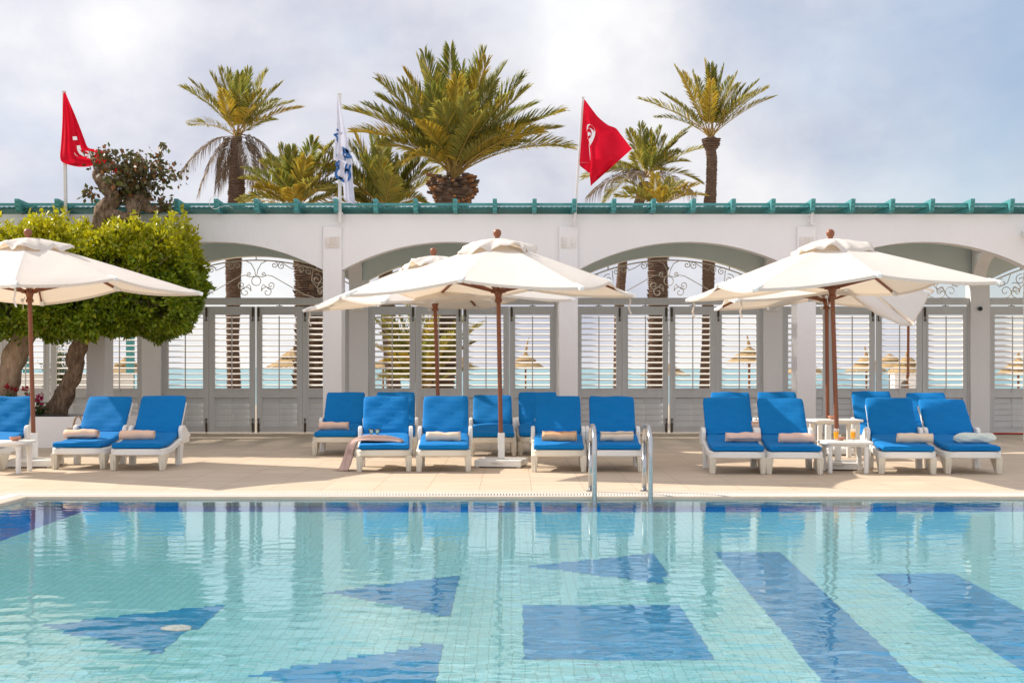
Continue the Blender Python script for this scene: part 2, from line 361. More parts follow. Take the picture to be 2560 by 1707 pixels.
# basin walls, floor and inlays
zf = WATER - DEPTH
mb = MB(); ztop = -0.012
mb.add([(PX0, PY1, zf), (PX1, PY1, zf), (PX1, PY1, ztop), (PX0, PY1, ztop)], [(0, 1, 2, 3)], 0)
mb.add([(PX0, PY0, zf), (PX1, PY0, zf), (PX1, PY0, ztop), (PX0, PY0, ztop)], [(3, 2, 1, 0)], 0)
mb.add([(PX0, PY0, zf), (PX0, PY1, zf), (PX0, PY1, ztop), (PX0, PY0, ztop)], [(0, 1, 2, 3)], 1)
mb.add([(PX1, PY0, zf), (PX1, PY1, zf), (PX1, PY1, ztop), (PX1, PY0, ztop)], [(3, 2, 1, 0)], 1)
struct(mb.build('pool_walls', [M['tile_wall'], M['tile_wall_side']], fix=False))
def floorpt(px, py):
    """pixel on the pool floor, seen through the flat water surface"""
    dy = py - HZ; Yw = (EYE - WATER) * F / dy
    d = Vector(((px - 1280) / F, 1, -dy / F)).normalized()
    c = -d.z; n = 1.33; si = math.sqrt(1 - c * c) / n; ct = math.sqrt(1 - si * si)
    h = Vector((d.x, d.y)).normalized() * (si / ct * DEPTH)
    return (XP(px, Yw) + h.x, Yw + h.y)
def Vp(x, y): return floorpt(x * 2560 / 2352, y * 2560 / 2352)
mb = MB()
mb.add([(PX0, PY0, zf), (PX1, PY0, zf), (PX1, PY1, zf), (PX0, PY1, zf)], [(0, 1, 2, 3)], 0)
z1 = zf + 0.004
def poly_inlay(poly, mi, stepped=True):
    xs = [p[0] for p in poly]
    i0 = math.floor(min(xs) / TP); i1 = math.ceil(max(xs) / TP)
    for i in range(i0, i1):
        xc = (i + .5) * TP; ys = []
        for k in range(len(poly)):
            a = poly[k]; b = poly[(k + 1) % len(poly)]
            if (a[0] - xc) * (b[0] - xc) < 0: ys.append(a[1] + (b[1] - a[1]) * (xc - a[0]) / (b[0] - a[0]))
        if len(ys) < 2: continue
        y0 = round(min(ys) / TP) * TP; y1 = round(max(ys) / TP) * TP
        if y1 > y0: mb.add([(i * TP, y0, z1), ((i + 1) * TP, y0, z1), ((i + 1) * TP, y1, z1), (i * TP, y1, z1)], [(0, 1, 2, 3)], mi)
poly_inlay([Vp(95, 1436), Vp(515, 1387), Vp(370, 1505)], 1)
poly_inlay([Vp(745, 1360), Vp(1064, 1319), Vp(1030, 1415)], 1)
poly_inlay([Vp(1215, 1300), Vp(1508, 1268), Vp(1535, 1342)], 1)
poly_inlay([Vp(575, 1550), Vp(1012, 1475), Vp(985, 1640)], 1)
poly_inlay([Vp(1201, 1388), Vp(1570, 1388), Vp(1628, 1514), Vp(1196, 1514)], 1)
def band(a, b, c, d): mb.add([(p[0], p[1], z1) for p in (a, b, c, d)], [(0, 1, 2, 3)], 1)
band(Vp(1640, 1267), Vp(1790, 1267), Vp(2190, 1640), Vp(1950, 1640))
band(Vp(2006, 1316), Vp(2190, 1316), Vp(2790, 1640), Vp(2500, 1640))
def rect(x0, y0, x1, y1, mi): mb.add([(x0, y0, z1), (x1, y0, z1), (x1, y1, z1), (x0, y1, z1)], [(0, 1, 2, 3)], mi)
rect(PX0, PY1 - .5, PX1, PY1, 2); rect(PX0, PY0, PX0 + .72, PY1 - .5, 2)
struct(mb.build('pool_floor', [M['tile'], M['tile_blue'], M['tile_band']], fix=False))
# rippled water surface
def make_water():
    sx = 0.02; xs = np.arange(PX0, PX1 + 1e-6, sx); ys = np.arange(PY0, PY1 + 1e-6, sx); xs[-1] = PX1; ys[-1] = PY1
    X, Y = np.meshgrid(xs, ys); Z = np.zeros_like(X)
    rg = np.random.default_rng(3)
    near = 0.45 + 1.6 * np.clip((11.0 - Y) / 6.5, 0, 1) ** 1.3
    gust = 0.75 + 0.25 * np.sin(X * 0.7 + 0.9 * np.sin(Y * .8)) * np.sin(Y * 1.1 + X * .3)
    for k in range(60):
        lam = float(np.exp(rg.uniform(math.log(0.075), math.log(0.34)))); th = rg.normal(PI / 2, 0.6)
        a = 0.00046 * lam; kx, ky = math.cos(th) * 2 * PI / lam, math.sin(th) * 2 * PI / lam
        Z += a * np.sin(kx * X + ky * Y + rg.uniform(0, 6.28) + 1.1 * np.sin(0.9 * X + 0.7 * Y + k) + .6 * np.sin(2.1 * Y - 1.7 * X + 2 * k))
    for k in range(8):
        lam = rg.uniform(.7, 1.8); th = rg.normal(PI / 2, 0.5)
        Z += 0.00022 * lam * np.sin(2 * PI / lam * (math.cos(th) * X + math.sin(th) * Y) + rg.uniform(0, 6.28))
    Z = WATER + Z * near * gust * WAVE
    ny, nx = X.shape; V = np.stack([X.ravel(), Y.ravel(), Z.ravel()], 1)
    i = np.arange(ny - 1)[:, None] * nx + np.arange(nx - 1)[None, :]; i = i.ravel()
    Fq = np.stack([i, i + 1, i + nx + 1, i + nx], 1)
    return struct(np_mesh('pool_water', V, Fq, M['water'], smooth=True))
WAVE = 1.0
make_water()
# coping lip, overflow channel and grate, thin drain slot
mb = MB()
lip = [(-0.014, -0.10), (-0.014, -0.03), (0.0, -0.006), (0.03, 0.001), (0.10, 0.001), (0.10, -0.10)]   # (outward, z)
mb.extrude([(PY1 + a, b) for a, b in lip], 'x', PX0 - .1, PX1 + .1, 0)
mb.extrude([(PX0 - a, b) for a, b in lip], 'y', PY0 - .1, PY1, 0)
mb.extrude([(PX1 + a, b) for a, b in lip], 'y', PY0 - .1, PY1, 0)
mb.extrude([(PY0 - a, b) for a, b in lip], 'x', PX0 - .1, PX1 + .1, 0)
mb.box2((PX0 - GX, PY1 + .26, -.1), (PX1 + GX, PY1 + .585, .001), 0)
mb.box2((PX0 - GX, PY0 - GX, -.1), (PX0 - .26, PY1 + .26, .0012), 0); mb.box2((PX1 + .26, PY0 - GX, -.1), (PX1 + GX, PY1 + .26, .0012), 0)
mb.box2((PX0 - .26, PY0 - GX, -.1), (PX1 + .26, PY0 - .26, .0012), 0)
# channels
mb.box2((PX0 - .26, PY1 + .252, -.08), (PX1 + .26, PY1 + .2595, -.0015), 1)
mb.box2((PX0 - .26, PY1 + .1, -.12), (PX1 + .26, PY1 + .26, -.06), 1); mb.box2((PX0 - .26, PY0 - .1, -.12), (PX0 - .1, PY1 + .1, -.06), 1)
mb.box2((PX0 - GX, PY1 + .585, -.1), (PX1 + GX, PY1 + .612, -.02), 1)
struct(mb.build('pool_coping', [M['coping'], M['dark']], fix=True))
mb = MB()
x = PX0 - .25
while x < 7.0:
    mb.box((x + .008, PY1 + .178, -.007), (.0165, .146, .02)); x += .0315
x = PX0 - .3
while x < 7.0:
    mb.box((x, PY1 + .5985, -.004), (.018, .026, .008)); x += .033
y = 6.0
while y < PY1 + .09:
    mb.box((PX0 - .18, y, -.006), (.155, .017, .02)); y += .0315
struct(mb.build('overflow_grate', M['grate'], fix=False))
# beach and sea
BP = [(27.3, -.02), (33, -.06), (60, -.5), (100, -1.45), (112, -1.9)]
def gz(Y):
    for (a, b), (c, d) in zip(BP, BP[1:]):
        if Y <= c: return b + (d - b) * (Y - a) / (c - a)
    return -1.7
mb = MB(); rows = [[(X, y, z) for X in (-500, -60, 0, 60, 500)] for y, z in BP]; mb.grid(rows)
struct(mb.build('beach', M['sand'], fix=False))
mb = MB(); mb.grid([[(X, y, -1.62) for X in (-9000, -400, 400, 9000)] for y in (102, 400, 2000, 12000)])
struct(mb.build('sea', M['sea'], fix=False))

# ================================================================== ARCADE
YF, YR = 23.5, 26.8
CX = [-11.26, -7.18, -3.10, 0.974, 5.08, 9.16, 13.24]
RX = [-11.16, -7.10, -3.02, 1.06, 5.14, 9.22, 13.3]
def arch_wall(mb, cols, halfw, y0, y1, zs, za, ztop, x0, x1):
    """wall band with one segmental arch per bay, sitting above zs"""
    for k in range(len(cols) - 1):
        a = cols[k] + halfw; b = cols[k + 1] - halfw; w = (b - a) / 2; c = (a + b) / 2; rise = za - zs
        Rr = (w * w + rise * rise) / (2 * rise); n = 36; pts = []
        for i in range(n + 1):
            x = a + (b - a) * i / n; pts.append((x, zs + math.sqrt(max(Rr * Rr - (x - c) ** 2, 0)) - (Rr - rise)))
        vs = []
        for (x, z) in pts:
            vs += [(x, y0, z), (x, y1, z), (x, y0, ztop), (x, y1, ztop)]
        fs = []
        for i in range(n):
            o = 4 * i
            fs += [(o, o + 4, o + 6, o + 2), (o + 1, o + 3, o + 7, o + 5), (o, o + 1, o + 5, o + 4), (o + 2, o + 6, o + 7, o + 3)]
        mb.add(vs, fs)
        # pier heads between arches
    for k, cx in enumerate(cols):
        mb.box2((cx - halfw, y0, zs), (cx + halfw, y1, ztop))
ar = thing('arcade', 'long white stucco arcade with segmental arches and square piers behind the loungers', 'arcade', (0, YF, 0), world=True)
mb = MB(); arch_wall(mb, CX, .17, YF, YF + .28, 2.98, 3.465, 3.944, 0, 0)
mb.build('arch_wall', M['stucco'], ar, smooth=False, fix=True)
for k, cx in enumerate(CX):
    mb = MB(); mb.box2((cx - .163, YF - .05, 0), (cx + .163, YF - .001, 3.73)); mb.box2((cx - .1625, YF - .001, 0), (cx + .1625, YF + .45, 2.98))
    mb.build('pier', M['stucco'], ar, bevel=.012)
    mb = MB(); mb.box2((cx - .125, YF - .062, 3.355), (cx + .125, YF - .052, 3.545))
    pl = mb.build('patched_plate', M['plaster_patch'], ar)
    mb = MB()
    for dx in (-.07, .07):
        mb = MB(); mb.box((cx + dx, YF - .078, 3.43), (.03, .03, .022)); mb.box((cx + dx, YF - .068, 3.486), (.012, .01, .09)); mb.build('bracket_stub', M['stucco'], ar)
# rear arch wall with its piers (doors hang between these)
rw = thing('rear_arcade', 'grey-green shaded rear wall with arches carrying the shutters', 'arcade', (0, YR, 0), world=True)
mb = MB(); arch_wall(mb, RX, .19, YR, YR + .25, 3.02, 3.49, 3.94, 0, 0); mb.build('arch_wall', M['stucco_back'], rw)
for cx in RX:
    mb = MB(); mb.box2((cx - .188, YR - .03, 0), (cx + .188, YR + .28, 3.02)); mb.build('pier', M['stucco'], rw, bevel=.01)
for k in range(len(RX) - 1):
    a, b = RX[k] + .19, RX[k + 1] - .19
    mb = MB(); mb.box2((a, YR + .03, 2.535), (b, YR + .15, 2.67)); mb.box2((a, YR + .04, 0), (a + .035, YR + .14, 2.535)); mb.box2((b - .035, YR + .04, 0), (b, YR + .14, 2.535))
    mb.box2((a, YR + .055, 0.0), (b, YR + .12, .006))
    mb.build('door_frame', M['door'], rw)
# transverse arched ribs between front and rear piers
for k, cx in enumerate(CX):
    mb = MB(); y0, y1 = YF + .45, YR - .03; n = 16; w = (y1 - y0) / 2; c = (y0 + y1) / 2; vs = []; fs = []
    xm = cx + .02
    for i in range(n + 1):
        y = y0 + (y1 - y0) * i / n; t = (y - c) / w; z = 2.95 + .62 * math.sqrt(max(1 - t * t, 0))
        vs += [(xm - .13, y, z), (xm + .13, y, z), (xm - .13, y, 3.94), (xm + .13, y, 3.94)]
    for i in range(n):
        o = 4 * i; fs += [(o, o + 4, o + 6, o + 2), (o + 1, o + 3, o + 7, o + 5), (o, o + 1, o + 5, o + 4), (o + 2, o + 6, o + 7, o + 3)]
    mb.add(vs, fs); mb.build('cross_rib', M['stucco'], ar)

# ---- folding louvred shutters
BAYN = ['far left bay behind the clipped tree', 'bay right of the clipped tree', 'bay behind the middle parasols', 'bay behind the ladder', 'bay behind the right parasol', 'bay at the right edge']
PANN = ['first leaf from left', 'second leaf from left', 'third leaf from left', 'fourth leaf from left']
PW, PH = 0.912, 2.50
def slat_bm(mb, w, z, pitch, n, ang, depth=.085, y=.05):
    for i in range(n):
        mb.box((0, y, z + pitch * i), (w, depth, .011), (ang, 0, 0))
def make_panel(loc, label, ang, bolt_side, group):
    t = thing('louvred_shutter', label, 'shutter', loc, 0, group)
    f = MB(); w = PW
    for sx in (-1, 1): f.box2((sx * (w / 2 - .115) if sx < 0 else w / 2 - .115, .03, .016), (-w / 2 if sx < 0 else w / 2, .075, PH))
    iw = w / 2 - .115
    f.box2((-iw, .031, 2.335), (iw, .074, PH)); f.box2((-iw, .031, .70), (iw, .074, .885)); f.box2((-iw, .031, .016), (iw, .074, .125))
    # raised beads round the two openings
    for z0, z1 in ((.125, .70), (.885, 2.335)):
        f.box2((-iw - .035, .022, z0 - .03), (-iw, .0295, z1 + .03)); f.box2((iw, .022, z0 - .03), (iw + .035, .0295, z1 + .03))
        f.box2((-iw, .022, z0 - .03), (iw, .0295, z0)); f.box2((-iw, .022, z1), (iw, .0295, z1 + .03))
    f.build('frame', M['door'], t, bevel=.004)
    s = MB(); slat_bm(s, 2 * iw, .945, .1115, 13, R(ang)); s.build('slats', M['slat'], t)
    s = MB(); slat_bm(s, 2 * iw, .185, .115, 5, R(68), .125, .055); s.build('lower_slats', M['door'], t)
    r = MB(); r.box2((-.011, -.005, .80), (.011, .012, 2.31)); r.box2((-.011, .008, .10), (.011, .028, .69)); r.build('tilt_rod', M['door'], t)
    bx = bolt_side * (w / 2 - .045)
    for zz, s2 in ((2.5, -1), (0, 1)):
        b = MB(); z0 = zz; b.box2((bx - .02, .012, z0 + s2 * .03), (bx + .02, .0285, z0 + s2 * .20)); b.tube([(bx, .008, z0 + s2 * .01), (bx, .008, z0 + s2 * .27)], .009, 6); b.lathe([(.001, -.02), (.018, -.01), (.018, .01), (.001, .02)], 8, (bx, .006, z0 + s2 * .275))
        b.build('bolt', M['rust'], t)
    h = MB(); h.box((0, .05, PH + .012), (.12, .03, .012)); h.tube([(0, .05, PH + .012), (0, .05, PH + .036)], .012, 6); h.build('hanger', M['rust'], t)
    return t
TILT = {0: (8, 8, 8, 8), 1: (5, 6, 5, 14), 2: (13, 13, 12, 14), 3: (9, 10, 10, 11), 4: (14, 15, 6, 20), 5: (24, 20, 18, 18)}
for k in range(6):
    c = (RX[k] + RX[k + 1]) / 2 + .0
    for j in range(4):
        x = c + (j - 1.5) * (PW + .006) + (.008 if j > 1 else -.008)
        if abs(x) > 12.2: continue
        make_panel((x, YR + .03, 0), 'grey louvred shutter, %s of the %s' % (PANN[j], BAYN[k]), TILT[k][j] + 6, 1 if j < 2 else -1, 'folding louvred shutters under the arcade')

# ---- wrought iron fanlights
def spiral(cx, cz, r0, a0, turns, y, sgn=1, n=22):
    return [(cx + r0 * (1 - .82 * i / n) * math.cos(a0 + sgn * turns * 2 * PI * i / n), y, cz + r0 * (1 - .82 * i / n) * math.sin(a0 + sgn * turns * 2 * PI * i / n)) for i in range(n + 1)]
def fanlight(c, w, label, group):
    y = 0.0; t = thing('iron_fanlight', label, 'grille', (c, YR + .10, 2.67), 0, group)
    rise = .47; Rr = (w * w + rise * rise) / (2 * rise)
    def za(x): return .35 + math.sqrt(max(Rr * Rr - x * x, 0)) - (Rr - rise) - .075
    xs = [-w + .01 + (2 * w - .02) * i / 40 for i in range(41)]
    b = MB(); b.tube([(x, y, za(x)) for x in xs], .013, 6)
    for x in (-1.2, 0, 1.2): b.tube([(x, y, za(x)), (x, y, za(x) + .07)], .011, 6)
    b.build('arch_bar', M['iron'], t)
    g = MB(); r = .0085; SP = []
    SP.append([(.09 * math.cos(a), y, .335 + .09 * math.sin(a)) for a in [2 * PI * i / 24 for i in range(25)]])
    for s in (-1, 1):
        def S(pts): SP.append([(s * p[0], p[1], p[2]) for p in pts])
        S(spiral(.215, .115, .115, PI * .95, 1.25, y, -1)); S([(.105, y, .14), (.11, y, .22), (.14, y, .27), (.2, y, .215)])
        S(spiral(.29, .25, .085, PI * 1.2, 1.35, y, 1)); S(spiral(.14, .47, .05, PI * 1.4, 1.3, y, 1))
        S([(.01, y, .43), (.03, y, .55), (.10, y, .68), (.2, y, za(.2) - .01)]); S([(.03, y, .43), (.12, y, .415), (.22, y, .45), (.32, y, .43), (.95, y, .07), (1.15, y, .01)])
        S(spiral(.36, za(.36) - .075, .07, PI * .5, 1.3, y, -1)); S(spiral(.5, za(.5) - .08, .075, PI * .5, 1.3, y, 1))
        S([(.5, y, za(.5) - .01), (.66, y, za(.6) - .1), (.8, y, za(.8) - .12)]); S(spiral(.88, za(.88) - .09, .08, PI, 1.3, y, -1))
        S(spiral(1.04, za(1.04) - .08, .07, PI * .5, 1.3, y, 1)); S(spiral(1.2, za(1.2) - .19, .11, PI * .6, 1.3, y, -1)); S(spiral(1.3, za(1.3) - .33, .12, PI * .3, 1.2, y, 1))
        S([(1.12, y, za(1.12) - .03), (1.1, y, .34), (1.2, y, .2), (1.36, y, .12)]); S(spiral(1.28, .12, .12, PI * 1.5, 1.2, y, 1)); S(spiral(1.5, .13, .13, PI * 1.5, 1.2, y, -1))
        S(spiral(1.56, za(1.56) - .12, .08, PI * .5, 1.3, y, -1)); S([(1.4, y, za(1.4) - .02), (1.46, y, .3), (1.62, y, .22), (1.7, y, .3)])
    for s in SP: g.tube(s, r, 5, cap=False)
    g.build('scrollwork', M['iron'], t, smooth=True, fix=False)
    return t
for k in range(6):
    fanlight((RX[k] + RX[k + 1]) / 2, (RX[k + 1] - RX[k]) / 2 - .19, 'cream iron scroll grille over the shutters of the ' + BAYN[k], 'iron scroll grilles over the shutters')

# ---- teal pergola roof
pg = thing('pergola_roof', 'teal timber pergola roof with rafters and diagonal lattice on top of the arcade', 'pergola', (0, YF, 3.944), world=True)
prof = [(23.20, 4.175), (23.20, 4.125), (23.215, 4.105), (23.225, 4.055), (23.245, 4.035), (23.255, 3.985), (23.29, 3.95), (27.25, 3.95), (27.25, 4.13), (23.6, 4.16)]
for k in range(-15, 21):
    x = -2.334 + .68 * k
    mb = MB(); mb.extrude(prof, 'x', x - .036, x + .036); mb.build('rafter', M['teal'], pg, bevel=.004)
mb = MB()
for k in range(-15, 20):
    x = -2.334 + .68 * k + .037
    for (y0, z0, z1) in ((23.36, 4.072, 4.118), (25.2, 4.0, 4.06), (27.0, 4.0, 4.06)): mb.box2((x, y0, z0), (x + .606, y0 + .05, z1))
mb.build('batten', M['teal'], pg)
mb = MB(); y0, y1 = 23.36, 27.2
for layer, sg in ((0, 1), (1, -1)):
    z = 4.040 + .013 * layer; u = -12.6
    while u < 16.5:
        # strip running 45 degrees, clipped to the roof rectangle
        a = (u, y0, z); b = (u + sg * (y1 - y0), y1, z); mb.bar(a, b, .032, .011); u += .0905
mb.build('lattice', M['teal'], pg, fix=False)
mb = MB(); pts = [(XP(538, 23.15) + .1 * math.cos(a) , 23.15, 4.10 + .11 * math.sin(a)) for a in [R(x) for x in range(60, 330, 15)]]
pts += [(XP(560, 23.15), 23.15, 4.04), (XP(572, 23.15), 23.15, 4.045), (XP(580, 23.15), 23.2, 4.0)]
mb.tube(pts, .005, 5); tag(mb.build('loose_cable', M['pole'], smooth=True, org=(pts[0])), 'loose loop of pale cable hanging from the teal rafters', 'cable')

# ---- wall lamps, spotlight, floodlight
def sconce(x, label):
    t = thing('wall_lamp', label, 'wall lamp', (x, YR - .03, 2.40), 0, 'pierced plaster wall lamps')
    n = 12; rows = []
    for (z, w, d) in ((0, .145, .10), (.03, .142, .125), (.18, .112, .12), (.34, .078, .11), (.375, .06, .08)):
        rows.append([(w * math.sin(PI * (i / n - .5)), -d * math.cos(PI * (i / n - .5)), z) for i in range(n + 1)])
    m = MB(); m.grid(rows); m.add([p for p in rows[0]], [tuple(range(n, -1, -1))]); m.add([p for p in rows[-1]], [tuple(range(n + 1))]); m.build('shade', M['stucco'], t, smooth=True)
    m = MB()
    def hole(xx, zz, r):
        yy = -.124 * math.sqrt(max(1 - (xx / .14) ** 2, 0)) - .003; m.lathe([(r, -.003), (r, .003)], 10, (0, 0, 0)) if False else m.box((xx, yy, zz), (r * 1.6, .008, r * 1.6), (0, R(45), 0))
    for zz in (.16, .2, .24): hole(0, zz, .009)
    for q in range(8):
        a = q * PI / 4 + .2; hole(.026 * math.cos(a), .29 + .022 * math.sin(a), .006); hole(.036 * math.cos(a), .085 + .034 * math.sin(a), .006)
    hole(-.075, .075, .008); hole(.075, .075, .008)
    m.build('pierced_pattern', M['dark'], t)
sconce(XP(897, YR) , 'pierced plaster wall lamp on the rear pier left of the central parasols')
sconce(XP(1931, YR), 'pierced plaster wall lamp on the rear pier left of the right-hand parasol')
c = P(2449, 772, YR - .04); t = thing('spotlight', 'small round black spotlight on the rear pier at the right', 'spotlight', c)
m = MB(); m.tube([(0, .01, 0), (0, -.05, 0)], [.035, .045], 12); m.build('housing', M['black'], t, smooth='auto')
m = MB(); m.tube([(0, -.0505, 0), (0, -.056, 0)], [.028, .022], 12); m.build('lens', M['glass'], t)
c = Vector((8.87, YF - .05, 3.6)); t = thing('floodlight', 'white box-shaped light fitting under the pergola at the right edge', 'light fitting', c)
m = MB(); m.box2((-.07, -.3, -.05), (.22, .03, .05)); m.build('housing', M['resin'], t, bevel=.01)
m = MB(); m.box2((-.05, -.315, -.035), (.2, -.3005, .035)); m.build('cover', M['glass'], t)
m = MB(); a = P(2426, 1086, 26.3); m.tube([(a.x, 26.35, .018), (a.x + .3, 26.33, .018), (a.x + .7, 26.36, .018), (a.x + 1.4, 26.3, .018), (a.x + 2.5, 26.34, .018)], .018, 8)
tag(m.build('hose', M['hose'], smooth=True, org=a), 'red hose lying along the foot of the right-hand shutters', 'hose')
# ================================================================== SUN LOUNGERS
def railz(y):
    pts = [(-.05, .235), (.35, .236), (.55, .25), (.75, .285), (.95, .317), (1.15, .325), (2, .325)]
    for (a, b), (c, d) in zip(pts, pts[1:]):
        if y <= c:
            t = max(0, (y - a) / (c - a)); t = t * t * (3 - 2 * t) if b != d else t; return b + (d - b) * t
    return .325
def sweep_flat(mb, path, w, h, mi=0):
    """rectangular section kept upright, swept along a 3-D path"""
    k = len(path); rows = []
    for i, p in enumerate(path):
        p = Vector(p); a = Vector(path[max(i - 1, 0)]); b = Vector(path[min(i + 1, k - 1)])
        t = (b - a); t.z = 0; t.normalize(); n = Vector((t.y, -t.x, 0))
        c = min(w, h) * .25
        sec = [(-w / 2, -h / 2 + c), (-w / 2 + c, -h / 2), (w / 2 - c, -h / 2), (w / 2, -h / 2 + c), (w / 2, h / 2 - c), (w / 2 - c, h / 2), (-w / 2 + c, h / 2), (-w / 2, h / 2 - c)]
        rows.append([p + n * u + Vector((0, 0, v)) for u, v in sec])
    mb.grid(rows, mi, closed=True); mb.add(rows[0], [tuple(range(8))], mi); mb.add(rows[-1], [tuple(range(7, -1, -1))], mi)
LW = .322
def loft_cushion(path, hw, th, nx=12, bow=0.0, seed=0, wr=0.004):
    """path: list of (y,z,ny,nz) = mid points and upward normals; rounded-rectangle sections"""
    rg = random.Random(seed); mb = MB(); rows = []; k = len(path)
    ph = [rg.uniform(0, 6.28) for _ in range(6)]
    for i, (y, z, ny, nz) in enumerate(path):
        w = hw[i] if isinstance(hw, list) else hw; s = i / (k - 1)
        e = min(s, 1 - s) * (k - 1); sh = .62 if e == 0 else (.93 if e == 1 else 1.0); wi = .012 if e == 0 else (.003 if e == 1 else 0)
        row = []; rc = th * .32
        def pt(x, v):
            wob = wr * (1.0 + 1.2 * max(0, .35 - s)) * (math.sin(x * 16 + ph[0] + s * 5) * math.sin(s * 15 + ph[1]) + .6 * math.sin(s * 42 + ph[2] + x * 5 * math.sin(ph[3]))) if v > 0 else 0
            sg = -.010 * (1 - (x / w) ** 2) * (v < 0)
            puff = .006 * (1 - (x / w) ** 4) * (v > 0)
            q = (v * sh + wob + puff); yy = y - bow * (1 - (x / w) ** 2) * max(0, 1 - s * 3.5)
            return (x, yy + ny * q, z + nz * q)
        ww = w - wi; h = th / 2
        for j in range(nx + 1):
            x = -ww + rc + (2 * ww - 2 * rc) * j / nx; row.append(pt(x, h))
        row += [pt(ww - rc * .3, h - rc * .3), pt(ww, h - rc), pt(ww, -h + rc), pt(ww - rc * .3, -h + rc * .3)]
        for j in range(nx + 1):
            x = ww - rc - (2 * ww - 2 * rc) * j / nx; row.append(pt(x, -h))
        row += [pt(-ww + rc * .3, -h + rc * .3), pt(-ww, -h + rc), pt(-ww, h - rc), pt(-ww + rc * .3, h - rc * .3)]
        rows.append(row)
    mb.grid(rows, 0, closed=True); n = len(rows[0])
    mb.add(rows[0], [tuple(range(n))]); mb.add(rows[-1], [tuple(range(n - 1, -1, -1))])
    return mb
MESHC = {}
def cached(key, name, fn, mats, parent, **kw):
    if key in MESHC:
        o = bpy.data.objects.new(name, MESHC[key][0].data); COL.objects.link(o); o.parent = parent
        for md in MESHC[key][0].modifiers:
            n = o.modifiers.new(md.name, md.type)
            if md.type == 'BEVEL': n.width = md.width; n.segments = md.segments; n.limit_method = md.limit_method; n.angle_limit = md.angle_limit
        return o
    o = fn().build(name, mats, parent, **kw); MESHC[key] = (o,); return o
def f_frame():
    mb = MB(); path = [(-LW, 1.5, railz(1.5)), (-LW, 1.2, railz(1.2)), (-LW, 1.0, railz(1.0)), (-LW, .8, railz(.8)), (-LW, .65, railz(.65)), (-LW, .5, railz(.5)), (-LW, .35, railz(.35)), (-LW, .20, railz(.2))]
    for i in range(1, 8):
        a = PI + (PI / 2) * i / 8; path.append((-LW + .16 + .16 * math.cos(a), .15 + .13 * math.sin(a), railz(0)))
    for i in range(0, 9):
        x = -.16 + .32 * i / 8; path.append((x, .02 - .022 * (1 - (x / .16) ** 2), railz(0)))
    left = path[:15]
    path += [(-x, y, z) for (x, y, z) in reversed(left)]
    sweep_flat(mb, path, .048, .082)
    for i in range(13):
        y = .07 + i * .088; mb.box((0, y, railz(y) + .018), (2 * LW - .05, .07, .018))
    return mb
def f_leg(sx, front):
    def g():
        mb = MB()
        if front:
            vs = []
            for (z, x0, x1, y0, y1) in ((0, .276, .338, .075, .145), (.205, .258, .345, .045, .34)):
                vs += [(sx * x0, y0, z), (sx * x1, y0, z), (sx * x1, y1, z), (sx * x0, y1, z)]
            mb.add(vs, [(3, 2, 1, 0), (4, 5, 6, 7), (0, 1, 5, 4), (1, 2, 6, 5), (2, 3, 7, 6), (3, 0, 4, 7)])
            mb.box((sx * .300, .052, .10), (.016, .016, .20), (R(-7), 0, 0))
        else:
            poly = [(.98, 0), (1.075, 0), (1.12, .17), (1.20, .30), (1.14, .31), (1.03, .31), (.995, .28)]
            mb.extrude(poly, 'x', sx * .268, sx * .343)
            mb.box((sx * .305, .985, .14), (.016, .016, .26), (R(3), 0, 0))
        return mb
    return g
def f_arm(sx):
    def g():
        mb = MB(); poly = [(1.00, .30), (1.16, .30), (1.34, .345), (1.52, .355), (1.52, .395), (1.40, .43), (1.27, .50), (1.18, .525), (1.06, .525), (1.01, .505), (.99, .46)]
        mb.extrude(poly, 'x', sx * .306, sx * .358); return mb
    return g
def make_lounger(loc, rz, label, back=48.0, old=False, seed=0, group=None):
    t = thing('sun_lounger', label, 'sun lounger', loc, rz, group); rm = M['resin_old'] if old else M['resin']
    cached(('fr', old), 'frame', f_frame, rm, t, smooth='auto')
    for sx in (-1, 1):
        for fr in (True, False): cached(('lg', sx, fr), 'leg', f_leg(sx, fr), M['resin_old'] if fr else M['resin'], t, bevel=.008)
        cached(('ar', sx), 'armrest', f_arm(sx), rm, t, bevel=.014)
    a = R(back - 2); hy, hz = 1.13, railz(1.1) + .045 ; n = (-math.sin(a), math.cos(a)); d = (math.cos(a), math.sin(a))
    mb = MB(T=Matrix.Translation((0, hy + .02, hz - .035)) @ Matrix.Rotation(a, 4, 'X'))
    for x in (-.265, .265): mb.box((x, .33, 0), (.045, .66, .035))
    for i in range(6): mb.box((0, .06 + i * .105, .004), (.49, .075, .022))
    mb.build('backrest_frame', rm, t, bevel=.006)
    pth = []; ys = [.012, .03, .08, .16, .26, .36, .46, .55, .64, .73, .82, .91, 1.0, 1.07, 1.115, 1.13]; th = .066; hws = []
    for y in ys:
        sl = (railz(y + .03) - railz(y - .03)) / .06; l = math.hypot(1, sl); pth.append((y, railz(y) + .041 + th / 2 + .004, -sl / l, 1 / l)); hws.append(.313 if y < .8 else (.313 - (y - .8) * .085 if y < 1.1 else .287))
    loft_cushion(pth, hws, th, 10, .02, seed + 1, .004).build('seat_cushion', M['blue'], t, smooth=True)
    pth = []; Lb = .645; nb = 16; off = .05
    for i in range(nb + 1):
        s = Lb * i / nb; pth.append((hy - .005 + d[0] * s + n[0] * off, hz + .02 + d[1] * s + n[1] * off, n[0], n[1]))
    loft_cushion(pth, .302, .066, 10, 0, seed + 2, .006 if seed % 3 else .009).build('back_cushion', M['blue'], t, smooth=True)
    mb = MB(); q = pth[6]; mb.box((-.307, q[0], q[1]), (.004, .02, .035), (R(back - 90), 0, 0)); mb.build('care_tag', M['white_print'], t)
    return t
